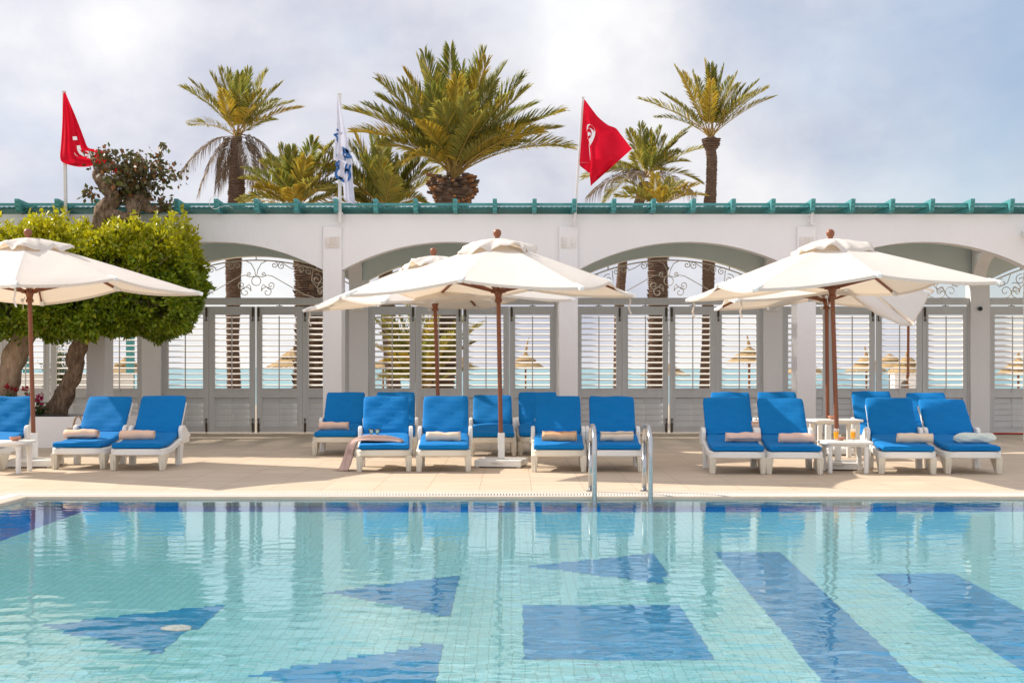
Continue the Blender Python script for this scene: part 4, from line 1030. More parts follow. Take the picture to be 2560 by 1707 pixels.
# white flag with blue lettering (second pole)
cv2 = lambda p: (810 + p.x * 100 / 523, 220 + p.y * 300 / 1568)
t = thing('flag', 'white flag with blue lettering hanging limp on its pole', 'flag', P(848, 360, YP), 0, None, world=True)
cloth('cloth', [(176, 95), (162, 250), (157, 500), (140, 700), (122, 920), (165, 960), (168, 1080), (172, 1175), (240, 1195), (255, 1340), (268, 1470), (335, 1500), (408, 1526)], [(184, 95), (212, 230), (252, 430), (300, 650), (338, 810), (362, 980), (370, 1080), (376, 1180), (382, 1250), (392, 1350), (400, 1440), (406, 1500), (410, 1526)],
      lambda s, u: -.07 + .03 * math.sin(u * 8 + s * 3) * min(1, s * 2), M['white_cloth'], conv=cv2, parent=t, nr=60, nc=20)
def glyph(ch, px, py, hpx, rot, shear=0.0):
    cu = bpy.data.curves.new('glyph', 'FONT'); cu.body = ch; cu.align_x = 'CENTER'; cu.align_y = 'CENTER'; cu.size = 1.0; cu.offset = .035; cu.resolution_u = 3
    ob = bpy.data.objects.new('glyph', cu); COL.objects.link(ob); dg = bpy.context.evaluated_depsgraph_get(); me = ob.evaluated_get(dg).to_mesh()
    vs = [v.co.copy() for v in me.vertices]; fs = [tuple(p.vertices) for p in me.polygons]
    ob.evaluated_get(dg).to_mesh_clear(); bpy.data.objects.remove(ob); bpy.data.curves.remove(cu)
    c, s = math.cos(rot), math.sin(rot); out = []
    for v in vs:
        x, y = v.x * hpx * 2.0, v.y * hpx * 1.75 ; x += shear * y
        X, Yp = x * c - y * s, x * s + y * c; q = cv2(Vector((px + X, py - Yp))); out.append(P(q[0], q[1], YP - .125))
    return out, fs
m = MB()
for ch, x, y, h, rt, sh in (('M', 238, 850, 105, 250, .2), ('e', 218, 1005, 110, 235, 0), ('O', 205, 1110, 110, 250, 0), ('A', 308, 880, 90, 250, .2), ('E', 292, 1035, 95, 70, 0), ('O', 285, 1150, 115, 70, 0), ('N', 178, 600, 70, 240, .2), ('I', 182, 700, 55, 20, 0)):
    vs, fs = glyph(ch, x, y, h, R(rt), sh); m.add(vs, fs)
m.build('lettering', M['blue_print'], t, fix=False)

# ================================================================== PALMS
def frond(mb, C, T, lift, nl, ll, mi, rmi, droop=.12, w=.03, seed=0, s0=.2, vang=28):
    rg = random.Random(seed); C = Vector(C); T = Vector(T); d = T - C; ln = d.length
    ctrl = C + d * .48 + Vector((0, 0, lift * ln)); pts = []
    for i in range(15):
        s = i / 14; pts.append(C * (1 - s) ** 2 + ctrl * 2 * s * (1 - s) + T * s * s)
    mb.tube(pts, [max(.022 * ln / 3 * (1 - .85 * i / 14), .006) * (1.6 if i < 2 else 1) for i in range(15)], 4, rmi)
    side0 = d.normalized().cross(Vector((0, 0, 1)))
    if side0.length < .1: side0 = Vector((1, 0, 0))
    roll = rg.uniform(-.5, .5)
    for k in range(nl):
        s = s0 + (1 - s0) * (k + rg.random() * .5) / nl; p = C * (1 - s) ** 2 + ctrl * 2 * s * (1 - s) + T * s * s
        t = ((ctrl - C) * 2 * (1 - s) + (T - ctrl) * 2 * s).normalized(); sd = side0 - t * side0.dot(t); sd.normalize(); up = sd.cross(t)
        c, sn = math.cos(roll), math.sin(roll); sd, up = sd * c + up * sn, up * c - sd * sn
        u = (s - s0) / (1 - s0); l = ll * (.45 + .75 * math.sin(PI * min(1, u * .85 + .12)) ** .8) * rg.uniform(.85, 1.12)
        fw = R(62 - 40 * u + rg.uniform(-7, 7)); va = R(vang + rg.uniform(-12, 12))
        for sg in (-1, 1):
            dr = t * math.cos(fw) + (sd * sg * math.cos(va) + up * math.sin(va)) * math.sin(fw); dr.normalize()
            e = p + dr * l + Vector((0, 0, -droop * l)); mid = p + dr * l * .45; nr = dr.cross(up); 
            if nr.length < .05: nr = dr.cross(sd)
            nr = nr.normalized() * w * .5 * (1 if rg.random() > .5 else .8)
            tw = up * rg.uniform(-.4, .4) * w
            q8 = p + dr * l * .78 + Vector((0, 0, -droop * l * .25)); mb.add([p, mid + nr + tw, mid - nr - tw, q8 + nr * .6, q8 - nr * .6, e + Vector((0, 0, -droop * l * .5))], [(0, 1, 2), (1, 3, 4, 2), (3, 5, 4)], mi if (mi == 3 or rg.random() < .72) else rg.choice((0, 1, 1, 2, 2)))
def trunk_mesh(path, radii, ring=.05, jag=.08, n=16, seed=0, shag=0, shl=.08):
    """ringed palm trunk along a path"""
    rg = random.Random(seed); m = MB(); path = [Vector(p) for p in path]; cum = [0]
    for a, b in zip(path, path[1:]): cum.append(cum[-1] + (b - a).length)
    tot = cum[-1]; rows = []; k = int(tot / ring * 2)
    def at(d):
        j = 0
        while j < len(cum) - 2 and cum[j + 1] < d: j += 1
        t = (d - cum[j]) / max(cum[j + 1] - cum[j], 1e-6); return path[j].lerp(path[j + 1], t), radii[j] + (radii[j + 1] - radii[j]) * t
    for i in range(k + 1):
        c, r = at(tot * i / k); row = []
        for j in range(n):
            a = 2 * PI * j / n; rr = r * (1 + (jag if i % 2 else -jag * .5) * (1 + rg.uniform(-.8, .8)) + rg.uniform(-.02, .02)); row.append((c.x + rr * math.cos(a), c.y + rr * math.sin(a), c.z + rg.uniform(-.012, .012)))
        rows.append(row)
    m.grid(rows, 0, closed=True)
    for i in range(shag):
        d = rg.uniform(0, tot); c, r = at(d); a = rg.uniform(0, 2 * PI); o = Vector((math.cos(a), math.sin(a), 0)); s = Vector((-math.sin(a), math.cos(a), 0)); l = shl * rg.uniform(.5, 1.4); w = shl * rg.uniform(.35, .6)
        b = c + o * r * .96; m.add([b - s * w, b + s * w, b + s * w * .6 + o * l * .55 + Vector((0, 0, l)), b - s * w * .6 + o * l * .55 + Vector((0, 0, l)), b + Vector((0, 0, l * .8))], [(0, 1, 2, 3), (1, 4, 2), (0, 3, 4)], 0)
    return m
PALM_MATS = [M['frond'], M['frond_pale'], M['frond_gold'], M['frond_dead'], M['rachis']]
GP = 'date palms beyond the arcade'; PULL = .93
def palm(name, label, Y, trunk, C, tips, conv, ll, seed, jag=.07, ring=.05, shag=0, shl=.08, nl=64, w=.032, spread=1.0, extra=0, extra_r=2.0, pull=None):
    """trunk: list of (px,py,half width px); tips: (x,y,kind[,lift,depth])"""
    rg = random.Random(seed); base = P(trunk[0][0], HZ, Y); base.z = gz(Y)
    t = thing(name, label, 'palm tree', base, 0, GP, world=True)
    path = [base]; rad = [trunk[0][2] / F * Y]
    for px, py, hw in trunk: path.append(P(px, py, Y)); rad.append(hw / F * Y)
    trunk_mesh(path, rad, ring, jag, 16, seed, shag, shl).build('trunk', M['palm_bark'], t, fix=False)
    Cw = P(C[0], C[1], Y); cr = MB(); dead = MB()
    for q, tp in enumerate(tips):
        x, y, kd = tp[:3]; p = conv(x, y); dpt = tp[4] if len(tp) > 4 else None
        p = (C[0] + (p[0] - C[0]) * (pull or PULL), C[1] + (p[1] - C[1]) * (pull or PULL)); T0 = P(p[0], p[1], Y); flat = math.hypot(T0.x - Cw.x, T0.z - Cw.z)
        if dpt is None: dpt = rg.uniform(-.45, .45) * max(1.0, flat * .55) * spread
        T = P(p[0], p[1], Y + dpt); lift = tp[3] if len(tp) > 3 and tp[3] is not None else .10 + rg.uniform(0, .07)
        mi = {'g': 0, 'p': 1, 'y': 2, 'd': 3}[kd]; lf = ll * min(1.15, .55 + .22 * (T - Cw).length)
        Cs = Cw + Vector((rg.uniform(-.08, .08), rg.uniform(-.08, .08), rg.uniform(-.05, .1)))
        if kd == 'd': frond(dead, Cs, T, lift, nl, lf * .95, 3, 3, .62, w * .9, seed * 100 + q, .22, 5)
        else: frond(cr, Cs, T, lift, nl, lf, mi, 4, .10, w, seed * 100 + q, .2)
    for q in range(extra):     # back-side fronds that fill the crown
        a = rg.uniform(.1, PI - .1); el = rg.uniform(.15, 1.1); l = extra_r * rg.uniform(.7, 1.0); T = Cw + Vector((math.cos(a) * math.cos(el) * l, math.sin(a) * math.cos(el) * l, math.sin(el) * l))
        frond(cr, Cw, T, .14, nl, ll * .8, rg.choice((0, 0, 1)), 4, .1, w, seed * 100 + 50 + q)
    cr.build('crown', PALM_MATS, t, fix=False)
    if dead.v: dead.build('dry_fronds', PALM_MATS, t, fix=False)
    return t, Cw
k1 = lambda x, y: (100 + x * .34014, 80 + y * .34014); k2 = lambda x, y: (780 + x * .30612, 80 + y * .30612); k3 = lambda x, y: (1400 + x * .30612, 80 + y * .30612)
# palm with a skirt of dead fronds
palm('date_palm', 'tall date palm with a skirt of dead grey fronds hanging under its crown', 37, [(585, 970, 17), (582, 860, 15), (584, 640, 20), (592, 500, 21), (592, 440, 19), (590, 385, 12), (592, 345, 13)], k1(1452, 775), 
  [(1025, 385, 'p'), (1090, 340, 'p'), (1245, 285, 'p'), (1320, 250, 'p', .03), (1380, 260, 'g', .02), (1540, 255, 'g', .02), (1470, 285, 'g', .05, -1.0), (1680, 265, 'p', .04), (1790, 360, 'p'), (1945, 545, 'y', .14), (1330, 420, 'y', .08, -1.1), (1560, 560, 'y', .22, -1.2), (1880, 500, 'p', .14), (1500, 300, 'g', .03, .6), (1640, 420, 'p', .08, -.9), (1240, 480, 'p', .1, .7),
   (1010, 1050, 'd', .34), (1140, 1225, 'd', .42), (1295, 1170, 'd', .40), (1600, 1190, 'd', .36), (1850, 1150, 'd', .40), (1740, 1260, 'd', .42), (1690, 1080, 'd', .4), (1330, 1080, 'd', .4, .5)],
  k1, .42, 11, .10, .055, 30, .05, 60, .034, extra=4, extra_r=2.4)
# the big palm
t3, C3 = palm('date_palm', 'largest date palm, broad full crown on a stubby pineapple-like trunk head', 32, [(1100, 975, 33), (1112, 860, 36), (1125, 700, 34), (1130, 560, 36), (1131, 515, 38), (1132, 485, 50), (1132, 462, 48), (1133, 448, 26)], k2(1150, 1190),
  [(1130, 75, 'g', .02), (1420, 100, 'g', .05), (1590, 230, 'g'), (1750, 330, 'g'), (1780, 430, 'p', .1, -1), (2080, 620, 'g', .15), (2060, 760, 'p', .16), (2170, 925, 'p', .2), (900, 130, 'g', .05), (745, 290, 'y'), (515, 355, 'p'), (520, 500, 'g'), (410, 570, 'g', .14), (240, 600, 'p', .2), (310, 790, 'y', .2), (735, 1062, 'y', .42, -1.1), (1190, 345, 'y', .06, -1.0), (1290, 480, 'p', .07, -1.5), (1440, 190, 'y', .06, -.7), (1900, 790, 'y', .2, -.8), (855, 170, 'p', .04, .6), (1020, 250, 'g', .03, .5), (720, 380, 'p', .1, -1.0), (1230, 240, 'g', .02, .8), (1600, 500, 'p', .1, -1.3), (960, 420, 'g', .06, -1.2), (600, 700, 'g', .18, .9), (1850, 560, 'g', .16, 1.0), (1060, 560, 'p', .1, -1.5), (1400, 640, 'p', .12, -1.6), (800, 620, 'g', .14, 1.2), (1650, 620, 'g', .14, 1.2), (980, 330, 'p', .06, -.9), (1330, 300, 'g', .05, .9), (1500, 380, 'p', .09, -.6), (660, 560, 'p', .15, -.6), (1850, 700, 'p', .17, -.5), (1560, 820, 'p', .2, -1.0), (560, 900, 'p', .22, -.7), (1760, 880, 'g', .2, .7), (880, 720, 'y', .16, -1.3)],
  k2, .50, 12, .07, .06, 130, .10, 90, .038, extra=8, extra_r=2.4)
m = MB(); rg = random.Random(5)
for i in range(95):    # cut frond stubs round the trunk head
    a = i * 2.39996; z = i / 95; c = P(1132, 446 + 72 * (1 - z), 32); r = .31 + .19 * min(1, z * 2.4); a += rg.uniform(-.25, .25)
    o = Vector((math.cos(a), math.sin(a), 0)); s = Vector((-math.sin(a), math.cos(a), 0)); w = rg.uniform(.04, .095); l = rg.uniform(.05, .20); b = c + o * (r - .10); e = c + o * (r + l * .7) + Vector((0, 0, l * .35))
    m.add([b - s * w, b + s * w, b + s * w * .9 + Vector((0, 0, .09)), b - s * w * .9 + Vector((0, 0, .09)), e - s * w * .75, e + s * w * .75, e + s * w * .5 + Vector((0, 0, .055)), e - s * w * .5 + Vector((0, 0, .055))], [(0, 1, 5, 4), (1, 2, 6, 5), (2, 3, 7, 6), (3, 0, 4, 7), (4, 5, 6, 7)], 1 if rg.random() < .45 else 0)
m.build('frond_stubs', [M['palm_bark'], M['palm_stub']], t3, fix=False)
# tall slim palm on the right
palm('date_palm', 'tall slim date palm on the right with an upright fan crown', 40, [(1762, 972, 14), (1768, 850, 13), (1771, 700, 15), (1772, 560, 15), (1775, 500, 15), (1778, 470, 13), (1780, 400, 13), (1777, 375, 13), (1778, 365, 20), (1778, 348, 22), (1778, 344, 10)], k3(1235, 865),
  [(620, 530, 'p', .10), (810, 480, 'p', .11), (925, 255, 'p', .06), (985, 310, 'y', .05, -.8), (1070, 290, 'p', .04), (1178, 200, 'y', .02), (1230, 230, 'g', .02), (1270, 260, 'g', .02), (1345, 240, 'g', .03), (1235, 380, 'y', .03, -1.1), (1460, 305, 'p', .05), (1520, 415, 'p', .07), (1640, 375, 'g', .09), (1720, 435, 'p', .11), (1785, 508, 'p', .12), (1400, 350, 'g', .05, .8), (1110, 350, 'g', .04, .9), (1600, 480, 'p', .1, -.7)],
  k3, .36, 13, .09, .05, 20, .05, 62, .034, spread=.6, extra=3, extra_r=2.6)
palm('date_palm', 'bushy date palm behind the blowing red flag', 41, [(1545, 975, 12), (1548, 760, 12), (1558, 640, 11), (1566, 600, 12), (1600, 500, 13), (1612, 455, 13)], k3(705, 1180),
  [(555, 790, 'p', .04), (655, 735, 'g', .03), (730, 790, 'p', .02), (830, 765, 'g', .04), (870, 845, 'p', .04), (960, 890, 'p', .09), (980, 970, 'g', .14), (1055, 1050, 'p', .2), (1180, 1235, 'p', .28), (160, 1190, 'p', .24), (200, 1350, 'd', .3), (430, 1060, 'p', .14), (320, 1130, 'g', .2), (860, 1130, 'p', .16, -.8), (340, 1400, 'p', .3), (1120, 1340, 'd', .3), (600, 980, 'p', .1, -1.0), (760, 950, 'g', .08, -1.0), (570, 1180, 'd', .3, -.8)],
  k3, .42, 14, nl=56, w=.036, extra=6, extra_r=2.2)
palm('date_palm', 'short shaggy palm with golden fronds just above the teal roof at the right', 36, [(1640, 972, 23), (1646, 860, 24), (1645, 700, 24), (1644, 620, 23), (1645, 560, 24), (1650, 520, 22)], k3(810, 1440),
  [(640, 1180, 'y', .05), (775, 1150, 'y', .03), (905, 1185, 'p', .05), (1060, 1225, 'y', .1), (1140, 1235, 'y', .12), (1205, 1330, 'y', .2), (520, 1270, 'p', .16), (440, 1335, 'p', .2), (980, 1300, 'p', .12, -.6), (700, 1280, 'y', .1, -.8), (850, 1260, 'y', .05, -.8)],
  k3, .36, 15, .10, .06, 200, .10, nl=50, w=.036, extra=4, extra_r=1.5)
palm('date_palm', 'low palm crown left of the white flag, partly behind the dead fronds', 34, [(770, 972, 36), (772, 860, 32), (775, 700, 36), (772, 620, 40), (768, 580, 30)], k1(1880, 1310),
  [(1770, 870, 'p', .05), (1850, 880, 'g', .04), (2010, 820, 'g', .05), (2120, 860, 'p', .08), (1660, 980, 'p', .12), (1610, 1150, 'y', .16), (1520, 1090, 'p', .2), (1950, 950, 'y', .1, -.8), (1850, 1160, 'y', .12, -1.2), (2200, 1000, 'y', .14), (2060, 940, 'p', .08), (1550, 1230, 'p', .2, -.6), (2150, 1150, 'p', .15, -.9), (1740, 1050, 'g', .1, -.8), (2010, 1100, 'p', .12, -1.1)],
  k1, .46, 16, .10, .06, 230, .14, nl=64, w=.04, extra=18, extra_r=2.3, pull=1.03)
t7, C7 = palm('date_palm', 'leafy green palm between the white flag and the largest palm', 34.5, [(985, 975, 18), (975, 860, 18), (965, 700, 18), (958, 560, 18)], k2(600, 1500),
  [(360, 870, 'y', .05), (480, 850, 'g', .03), (560, 890, 'p', .03), (640, 960, 'g', .05), (700, 1060, 'p', .06), (850, 1100, 'p', .1), (990, 1135, 'p', .16), (300, 930, 'g', .08), (60, 965, 'p', .16), (20, 1090, 'y', .2), (890, 1390, 'p', .25), (770, 1290, 'g', .16), (430, 1050, 'g', .08, -1.0), (560, 1080, 'p', .06, -1.1), (650, 1200, 'p', .1, -1.2), (180, 1150, 'g', .2, -.8)],
  k2, .50, 17, nl=66, w=.04, extra=20, extra_r=2.5, pull=1.03)
# young offshoot palm seen through the shutters
palm('young_palm', 'young clump of palm fronds at the foot of the largest palm, seen through the shutters', 31, [(1060, 985, 8), (1062, 960, 8)], (1062, 975),
  [(950, 800, 'p', .1), (935, 860, 'y', .15), (990, 770, 'g', .06), (1045, 760, 'p', .04), (1100, 765, 'y', .05), (1160, 790, 'p', .1), (1215, 800, 'p', .16), (1190, 850, 'g', .18), (960, 900, 'y', .2), (1010, 830, 'p', .1, -.8), (1080, 840, 'g', .08, -.9), (930, 790, 'p', .14), (1000, 880, 'y', .15, -.8), (1130, 830, 'p', .12, -.7), (945, 940, 'p', .2), (970, 780, 'g', .08, .3), (1015, 745, 'p', .05, .4), (950, 830, 'p', .14, -.4), (985, 850, 'g', .12, -.5), (1030, 800, 'y', .06, -.5), (1075, 790, 'p', .05, .5), (1110, 850, 'g', .1, .4), (965, 930, 'g', .18, -.3), (1010, 890, 'p', .12, -.6), (1120, 900, 'p', .15, -.4), (1090, 880, 'y', .1, -.6), (940, 760, 'p', .1, .5), (1000, 940, 'g', .16, -.5)],
  lambda x, y: (x, y), .36, 18, nl=56, w=.034, extra=8, extra_r=1.4)

# ================================================================== BROADLEAF TREES
def leaves(name, pts, nrm, size, mats, parent, rg, aspect=.45, jit=.9, tint=None, fold=.25, org=None):
    n = len(pts); d = nrm + rg.normal(0, jit, (n, 3)); d /= np.linalg.norm(d, axis=1, keepdims=True) + 1e-9
    r = rg.normal(0, 1, (n, 3)); s = np.cross(d, r); s /= np.linalg.norm(s, axis=1, keepdims=True) + 1e-9; u = np.cross(d, s)
    sz = size * rg.uniform(.6, 1.3, (n, 1)); w = sz * aspect * .5
    p0 = pts; p2 = pts + d * sz; mid = pts + d * sz * .5 + u * sz * fold * rg.uniform(-.6, .6, (n, 1)); p1 = mid + s * w; p3 = mid - s * w
    V = np.stack([p0, p1, p2, p3], 1).reshape(-1, 3); 
    if org is not None: V = V - np.array(org)[None, :]
    Fq = np.arange(n * 4).reshape(n, 4)
    tn = rg.uniform(.72, 1.25, (n, 1)) * (tint if tint is not None else np.ones((n, 3))); tn = np.concatenate([tn, np.ones((n, 1))], 1); tn = np.repeat(tn, 4, 0)
    return np_mesh(name, V, Fq, mats, parent, tint=tn)
def hedge_tree(label, lo, hi, nleaf, trunk, rads, bark, seed, name='clipped_tree', twigs=160):
    rg = np.random.default_rng(seed); lo = np.array(lo); hi = np.array(hi); c = (lo + hi) / 2; b = (hi - lo) / 2; rr = .4
    base = Vector(trunk[0]); t = thing(name, label, 'tree', base, 0, 'box-clipped trees in the planter', world=True)
    def sdf(p):
        q = np.abs(p - c) - b + rr; return np.linalg.norm(np.maximum(q, 0), axis=1) + np.minimum(q.max(1), 0) - rr
    def bump(p): return .11 * np.sin(p[:, 0] * 3.1 + p[:, 2] * 2.3 + seed) * np.sin(p[:, 1] * 2.9 + p[:, 2] * 3.7) + .10 * np.sin(p[:, 0] * 7.3 + 1) * np.sin(p[:, 2] * 6.1 + p[:, 1] * 5.2) + .07 * np.sin(p[:, 0] * 13 + p[:, 1] * 11) * np.sin(p[:, 2] * 12.3)
    got = []; tot = 0
    while tot < nleaf:
        p = rg.uniform(lo - .2, hi + .2, (60000, 3)); s = sdf(p) + bump(p); pr = np.where(s < 0, np.exp(s / .17), 0) * (rg.random(len(p)) < 1); hole = np.sin(p[:, 0] * 4.7 + seed) * np.sin(p[:, 2] * 5.3 + 2) * np.sin(p[:, 1] * 4.1 + 1)
        pr = pr * np.where(hole > .36, .12, 1.0); k = rg.random(len(p)) < pr; got.append(p[k]); tot += k.sum()
    p = np.concatenate(got)[:nleaf]
    # young shoots sticking out of the top
    sh = []
    for i in range(130):
        q = np.array([rg.uniform(lo[0], hi[0]), rg.uniform(lo[1] + .1, hi[1]), hi[2] - .12]); h = rg.uniform(.08, .38) * (1.5 if rg.random() < .1 else 1); k = int(h / .014)
        for j in range(k): sh.append(q + np.array([rg.normal(0, .022), rg.normal(0, .022), .1 + h * j / k]))
    sh = np.array(sh); p = np.concatenate([p, sh]); g = (p - c) / b; nr = g ** 5; nr[:, 2] += .35; nr /= np.linalg.norm(nr, axis=1, keepdims=True) + 1e-6
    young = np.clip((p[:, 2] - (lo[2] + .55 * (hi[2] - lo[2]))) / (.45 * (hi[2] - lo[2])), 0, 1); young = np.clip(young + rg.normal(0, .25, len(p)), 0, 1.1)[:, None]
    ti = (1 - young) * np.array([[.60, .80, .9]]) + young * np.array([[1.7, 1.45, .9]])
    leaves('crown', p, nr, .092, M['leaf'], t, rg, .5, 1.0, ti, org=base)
    m = MB()
    for i in range(twigs):
        a = Vector((rg.uniform(lo[0] + .3, hi[0] - .3), rg.uniform(lo[1] + .3, hi[1] - .3), rg.uniform(lo[2] + .2, hi[2] - .3))); ctr = Vector(trunk[-1]); d = (a - ctr); e = ctr + d * 1.0 + Vector((rg.normal(0, .1), rg.normal(0, .1), rg.normal(0, .12)))
        out = Vector((np.sign(d.x) * .25, -.22 if rg.random() < .7 else .2, rg.uniform(-.1, .22))); m.tube([ctr + d * .35, e, e + out, e + out * 1.7 + Vector((rg.normal(0, .06), 0, rg.normal(0, .06)))], [.014, .010, .006, .003], 4)
    m.build('twigs', bark, t, fix=False)
    m = MB(); m2 = trunk_knots(trunk, rads, seed); m2.build('trunk', bark, t, smooth=True, fix=False)
    m = MB()
    for i in range(7):
        a = Vector(trunk[-1]); e = Vector((c[0] + (i / 6 - .5) * b[0] * 1.6, c[1] + rg.uniform(-.5, .5), lo[2] + rg.uniform(.35, 1.0))); m.tube([Vector(trunk[-2]), a, a.lerp(e, .5) + Vector((0, 0, .08)), e], [rads[-1] * .8, rads[-1] * .7, rads[-1] * .4, .02], 7)
    m.build('limbs', bark, t, smooth=True, fix=False)
    return t
def trunk_knots(path, rads, seed, n=18, sub=7):
    rg = random.Random(seed); m = MB(); pth = [Vector(p) for p in path]; pts = []; rr = []
    for i in range(len(pth) - 1):
        p0 = pth[max(i - 1, 0)]; p1 = pth[i]; p2 = pth[i + 1]; p3 = pth[min(i + 2, len(pth) - 1)]
        for k in range(sub):
            u = k / sub; pts.append(.5 * ((2 * p1) + (p2 - p0) * u + (2 * p0 - 5 * p1 + 4 * p2 - p3) * u * u + (3 * p1 - p0 - 3 * p2 + p3) * u ** 3)); rr.append(rads[i] + (rads[i + 1] - rads[i]) * u)
    pts.append(pth[-1]); rr.append(rads[-1]); rows = []; ph = [rg.uniform(0, 6) for _ in range(5)]
    for i, p in enumerate(pts):
        t = (pts[min(i + 1, len(pts) - 1)] - pts[max(i - 1, 0)]).normalized(); u = t.cross(Vector((0, 1, 0.01))).normalized(); w = t.cross(u); row = []
        for j in range(n):
            a = 2 * PI * j / n; r = rr[i] * (1 + .10 * math.sin(3 * a + ph[0] + i * .35) + .07 * math.sin(5 * a + ph[1] - i * .5) + .05 * math.sin(2 * a + i * .8 + ph[2]) + rg.uniform(-.035, .035)); row.append(p + (u * math.cos(a) + w * math.sin(a)) * r)
        rows.append(row)
    m.grid(rows, 0, closed=True); return m
PLZ = .50
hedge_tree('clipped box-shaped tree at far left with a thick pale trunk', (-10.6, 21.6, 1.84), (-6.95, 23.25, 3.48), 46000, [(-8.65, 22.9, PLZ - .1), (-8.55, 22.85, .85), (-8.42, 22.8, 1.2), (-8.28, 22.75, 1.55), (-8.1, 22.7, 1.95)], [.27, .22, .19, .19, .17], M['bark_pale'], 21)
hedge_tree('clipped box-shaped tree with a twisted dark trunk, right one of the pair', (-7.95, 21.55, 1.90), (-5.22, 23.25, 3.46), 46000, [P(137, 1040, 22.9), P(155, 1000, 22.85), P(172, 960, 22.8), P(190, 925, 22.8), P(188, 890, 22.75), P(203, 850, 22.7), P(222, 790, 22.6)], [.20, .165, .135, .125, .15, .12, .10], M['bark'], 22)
# bronze-leaved gnarled tree rising over the wall
Yb = 22.95; base = P(142, 1040, Yb - .05); base.z = PLZ - .1
t = thing('gnarled_tree', 'gnarled tree with sparse bronze leaves rising above the wall beside the wrapped flag', 'tree', base, 0, None, world=True)
m = trunk_knots([base, P(158, 1000, Yb - .1), P(174, 960, Yb - .15), P(191, 925, Yb - .15), P(192, 885, Yb - .15), P(206, 850, Yb - .15), P(222, 790, Yb), P(232, 700, Yb), P(250, 560, Yb), P(262, 520, Yb), P(285, 495, Yb), P(262, 465, Yb), P(245, 440, Yb), P(255, 425, Yb + .1), P(290, 415, Yb)], [.10, .10, .09, .09, .10, .09, .10, .12, .13, .14, .13, .10, .10, .08, .04], 31)
a2 = trunk_knots([P(262, 530, Yb), P(318, 545, Yb - .1), P(335, 525, Yb - .1), P(330, 500, Yb), P(355, 495, Yb), P(360, 520, Yb), P(395, 525, Yb), P(425, 512, Yb)], [.11, .10, .12, .11, .09, .07, .06, .035], 32); m.add(a2.v, a2.f)
a2 = trunk_knots([P(262, 465, Yb), P(300, 455, Yb - .15), P(330, 440, Yb), P(350, 420, Yb)], [.10, .08, .05, .02], 33); m.add(a2.v, a2.f)
a2 = trunk_knots([P(330, 500, Yb), P(345, 470, Yb + .1), P(372, 450, Yb), P(395, 440, Yb)], [.08, .06, .04, .015], 34); m.add(a2.v, a2.f)
m.build('trunk', M['bark'], t, smooth=True, fix=False)
rg = np.random.default_rng(9); pp = []; m = MB()
for (x0, y0, x1, y1, nn) in ((250, 440, 240, 380, 10), (240, 440, 222, 375, 9), (255, 430, 285, 375, 14), (290, 420, 305, 385, 40), (300, 440, 345, 400, 60), (320, 450, 365, 405, 60), (310, 460, 320, 480, 70), (350, 430, 400, 420, 50), (345, 460, 385, 480, 70), (370, 450, 440, 425, 45), (385, 430, 412, 360, 18), (225, 470, 222, 490, 26), (395, 500, 420, 520, 30), (300, 430, 280, 450, 60), (330, 420, 350, 455, 70), (290, 470, 355, 470, 90), (270, 400, 262, 372, 20), (360, 400, 330, 385, 24)):
    a, b = P(x0, y0, Yb + rg.uniform(-.3, .2)), P(x1, y1, Yb + rg.uniform(-.4, .3)); mid = (a + b) / 2 + Vector((0, 0, .04)); m.tube([a, mid, b], [.018, .012, .006], 5)
    for i in range(int(nn * 2.1)):
        u = rg.random() ** .6; q = a.lerp(b, u); s = .13 if nn > 35 else .06; pp.append([q.x + rg.normal(0, s), q.y + rg.normal(0, s), q.z + rg.normal(0, s * .8)])
m.build('branches', M['bark'], t, fix=False); pp = np.array(pp); nr = np.tile(np.array([[0.0, -.2, -.7]]), (len(pp), 1))
ti = np.where(rg.random((len(pp), 1)) < .2, np.array([[1.9, .9, .75]]), np.where(rg.random((len(pp), 1)) < .25, np.array([[1.0, 1.25, .7]]), np.array([[1.0, .95, 1.0]])))
leaves('crown', pp, nr, .10, M['leaf_dark'], t, rg, .62, .7, ti, .3, org=base)

# ================================================================== PLANTER, FLOWERS, BAG
t = thing('planter', 'low white curved masonry planter round the clipped trees', 'planter', (-8.5, 22.6, 0), 0, None, world=True)
m = MB(); ol = []
for i in range(13): a = R(-90 + 90 * i / 12); ol.append((-7.0 + .75 * math.cos(a), 22.75 + .75 * math.sin(a)))
ol = [(-12, 22.0)] + ol + [(-6.25, 23.44), (-12, 23.44)]; il = [(x + (0.14 if x < -11 else -.14 if x > -7.0 else 0), y + (.14 if y < 23 else -.14)) for x, y in ol]
n = len(ol); vs = [(x, y, 0) for x, y in ol] + [(x, y, PLZ) for x, y in ol] + [(x, y, PLZ) for x, y in il] + [(x, y, PLZ - .12) for x, y in il]; fs = []
for i in range(n):
    j = (i + 1) % n
    for q in range(3): fs.append((q * n + i, q * n + j, (q + 1) * n + j, (q + 1) * n + i))
m.add(vs, fs); m.build('wall', M['stucco'], t, smooth='auto')
m = MB(); m.add([(x, y, PLZ - .09) for x, y in il], [tuple(range(n))]); m.build('soil', M['soil'], t)
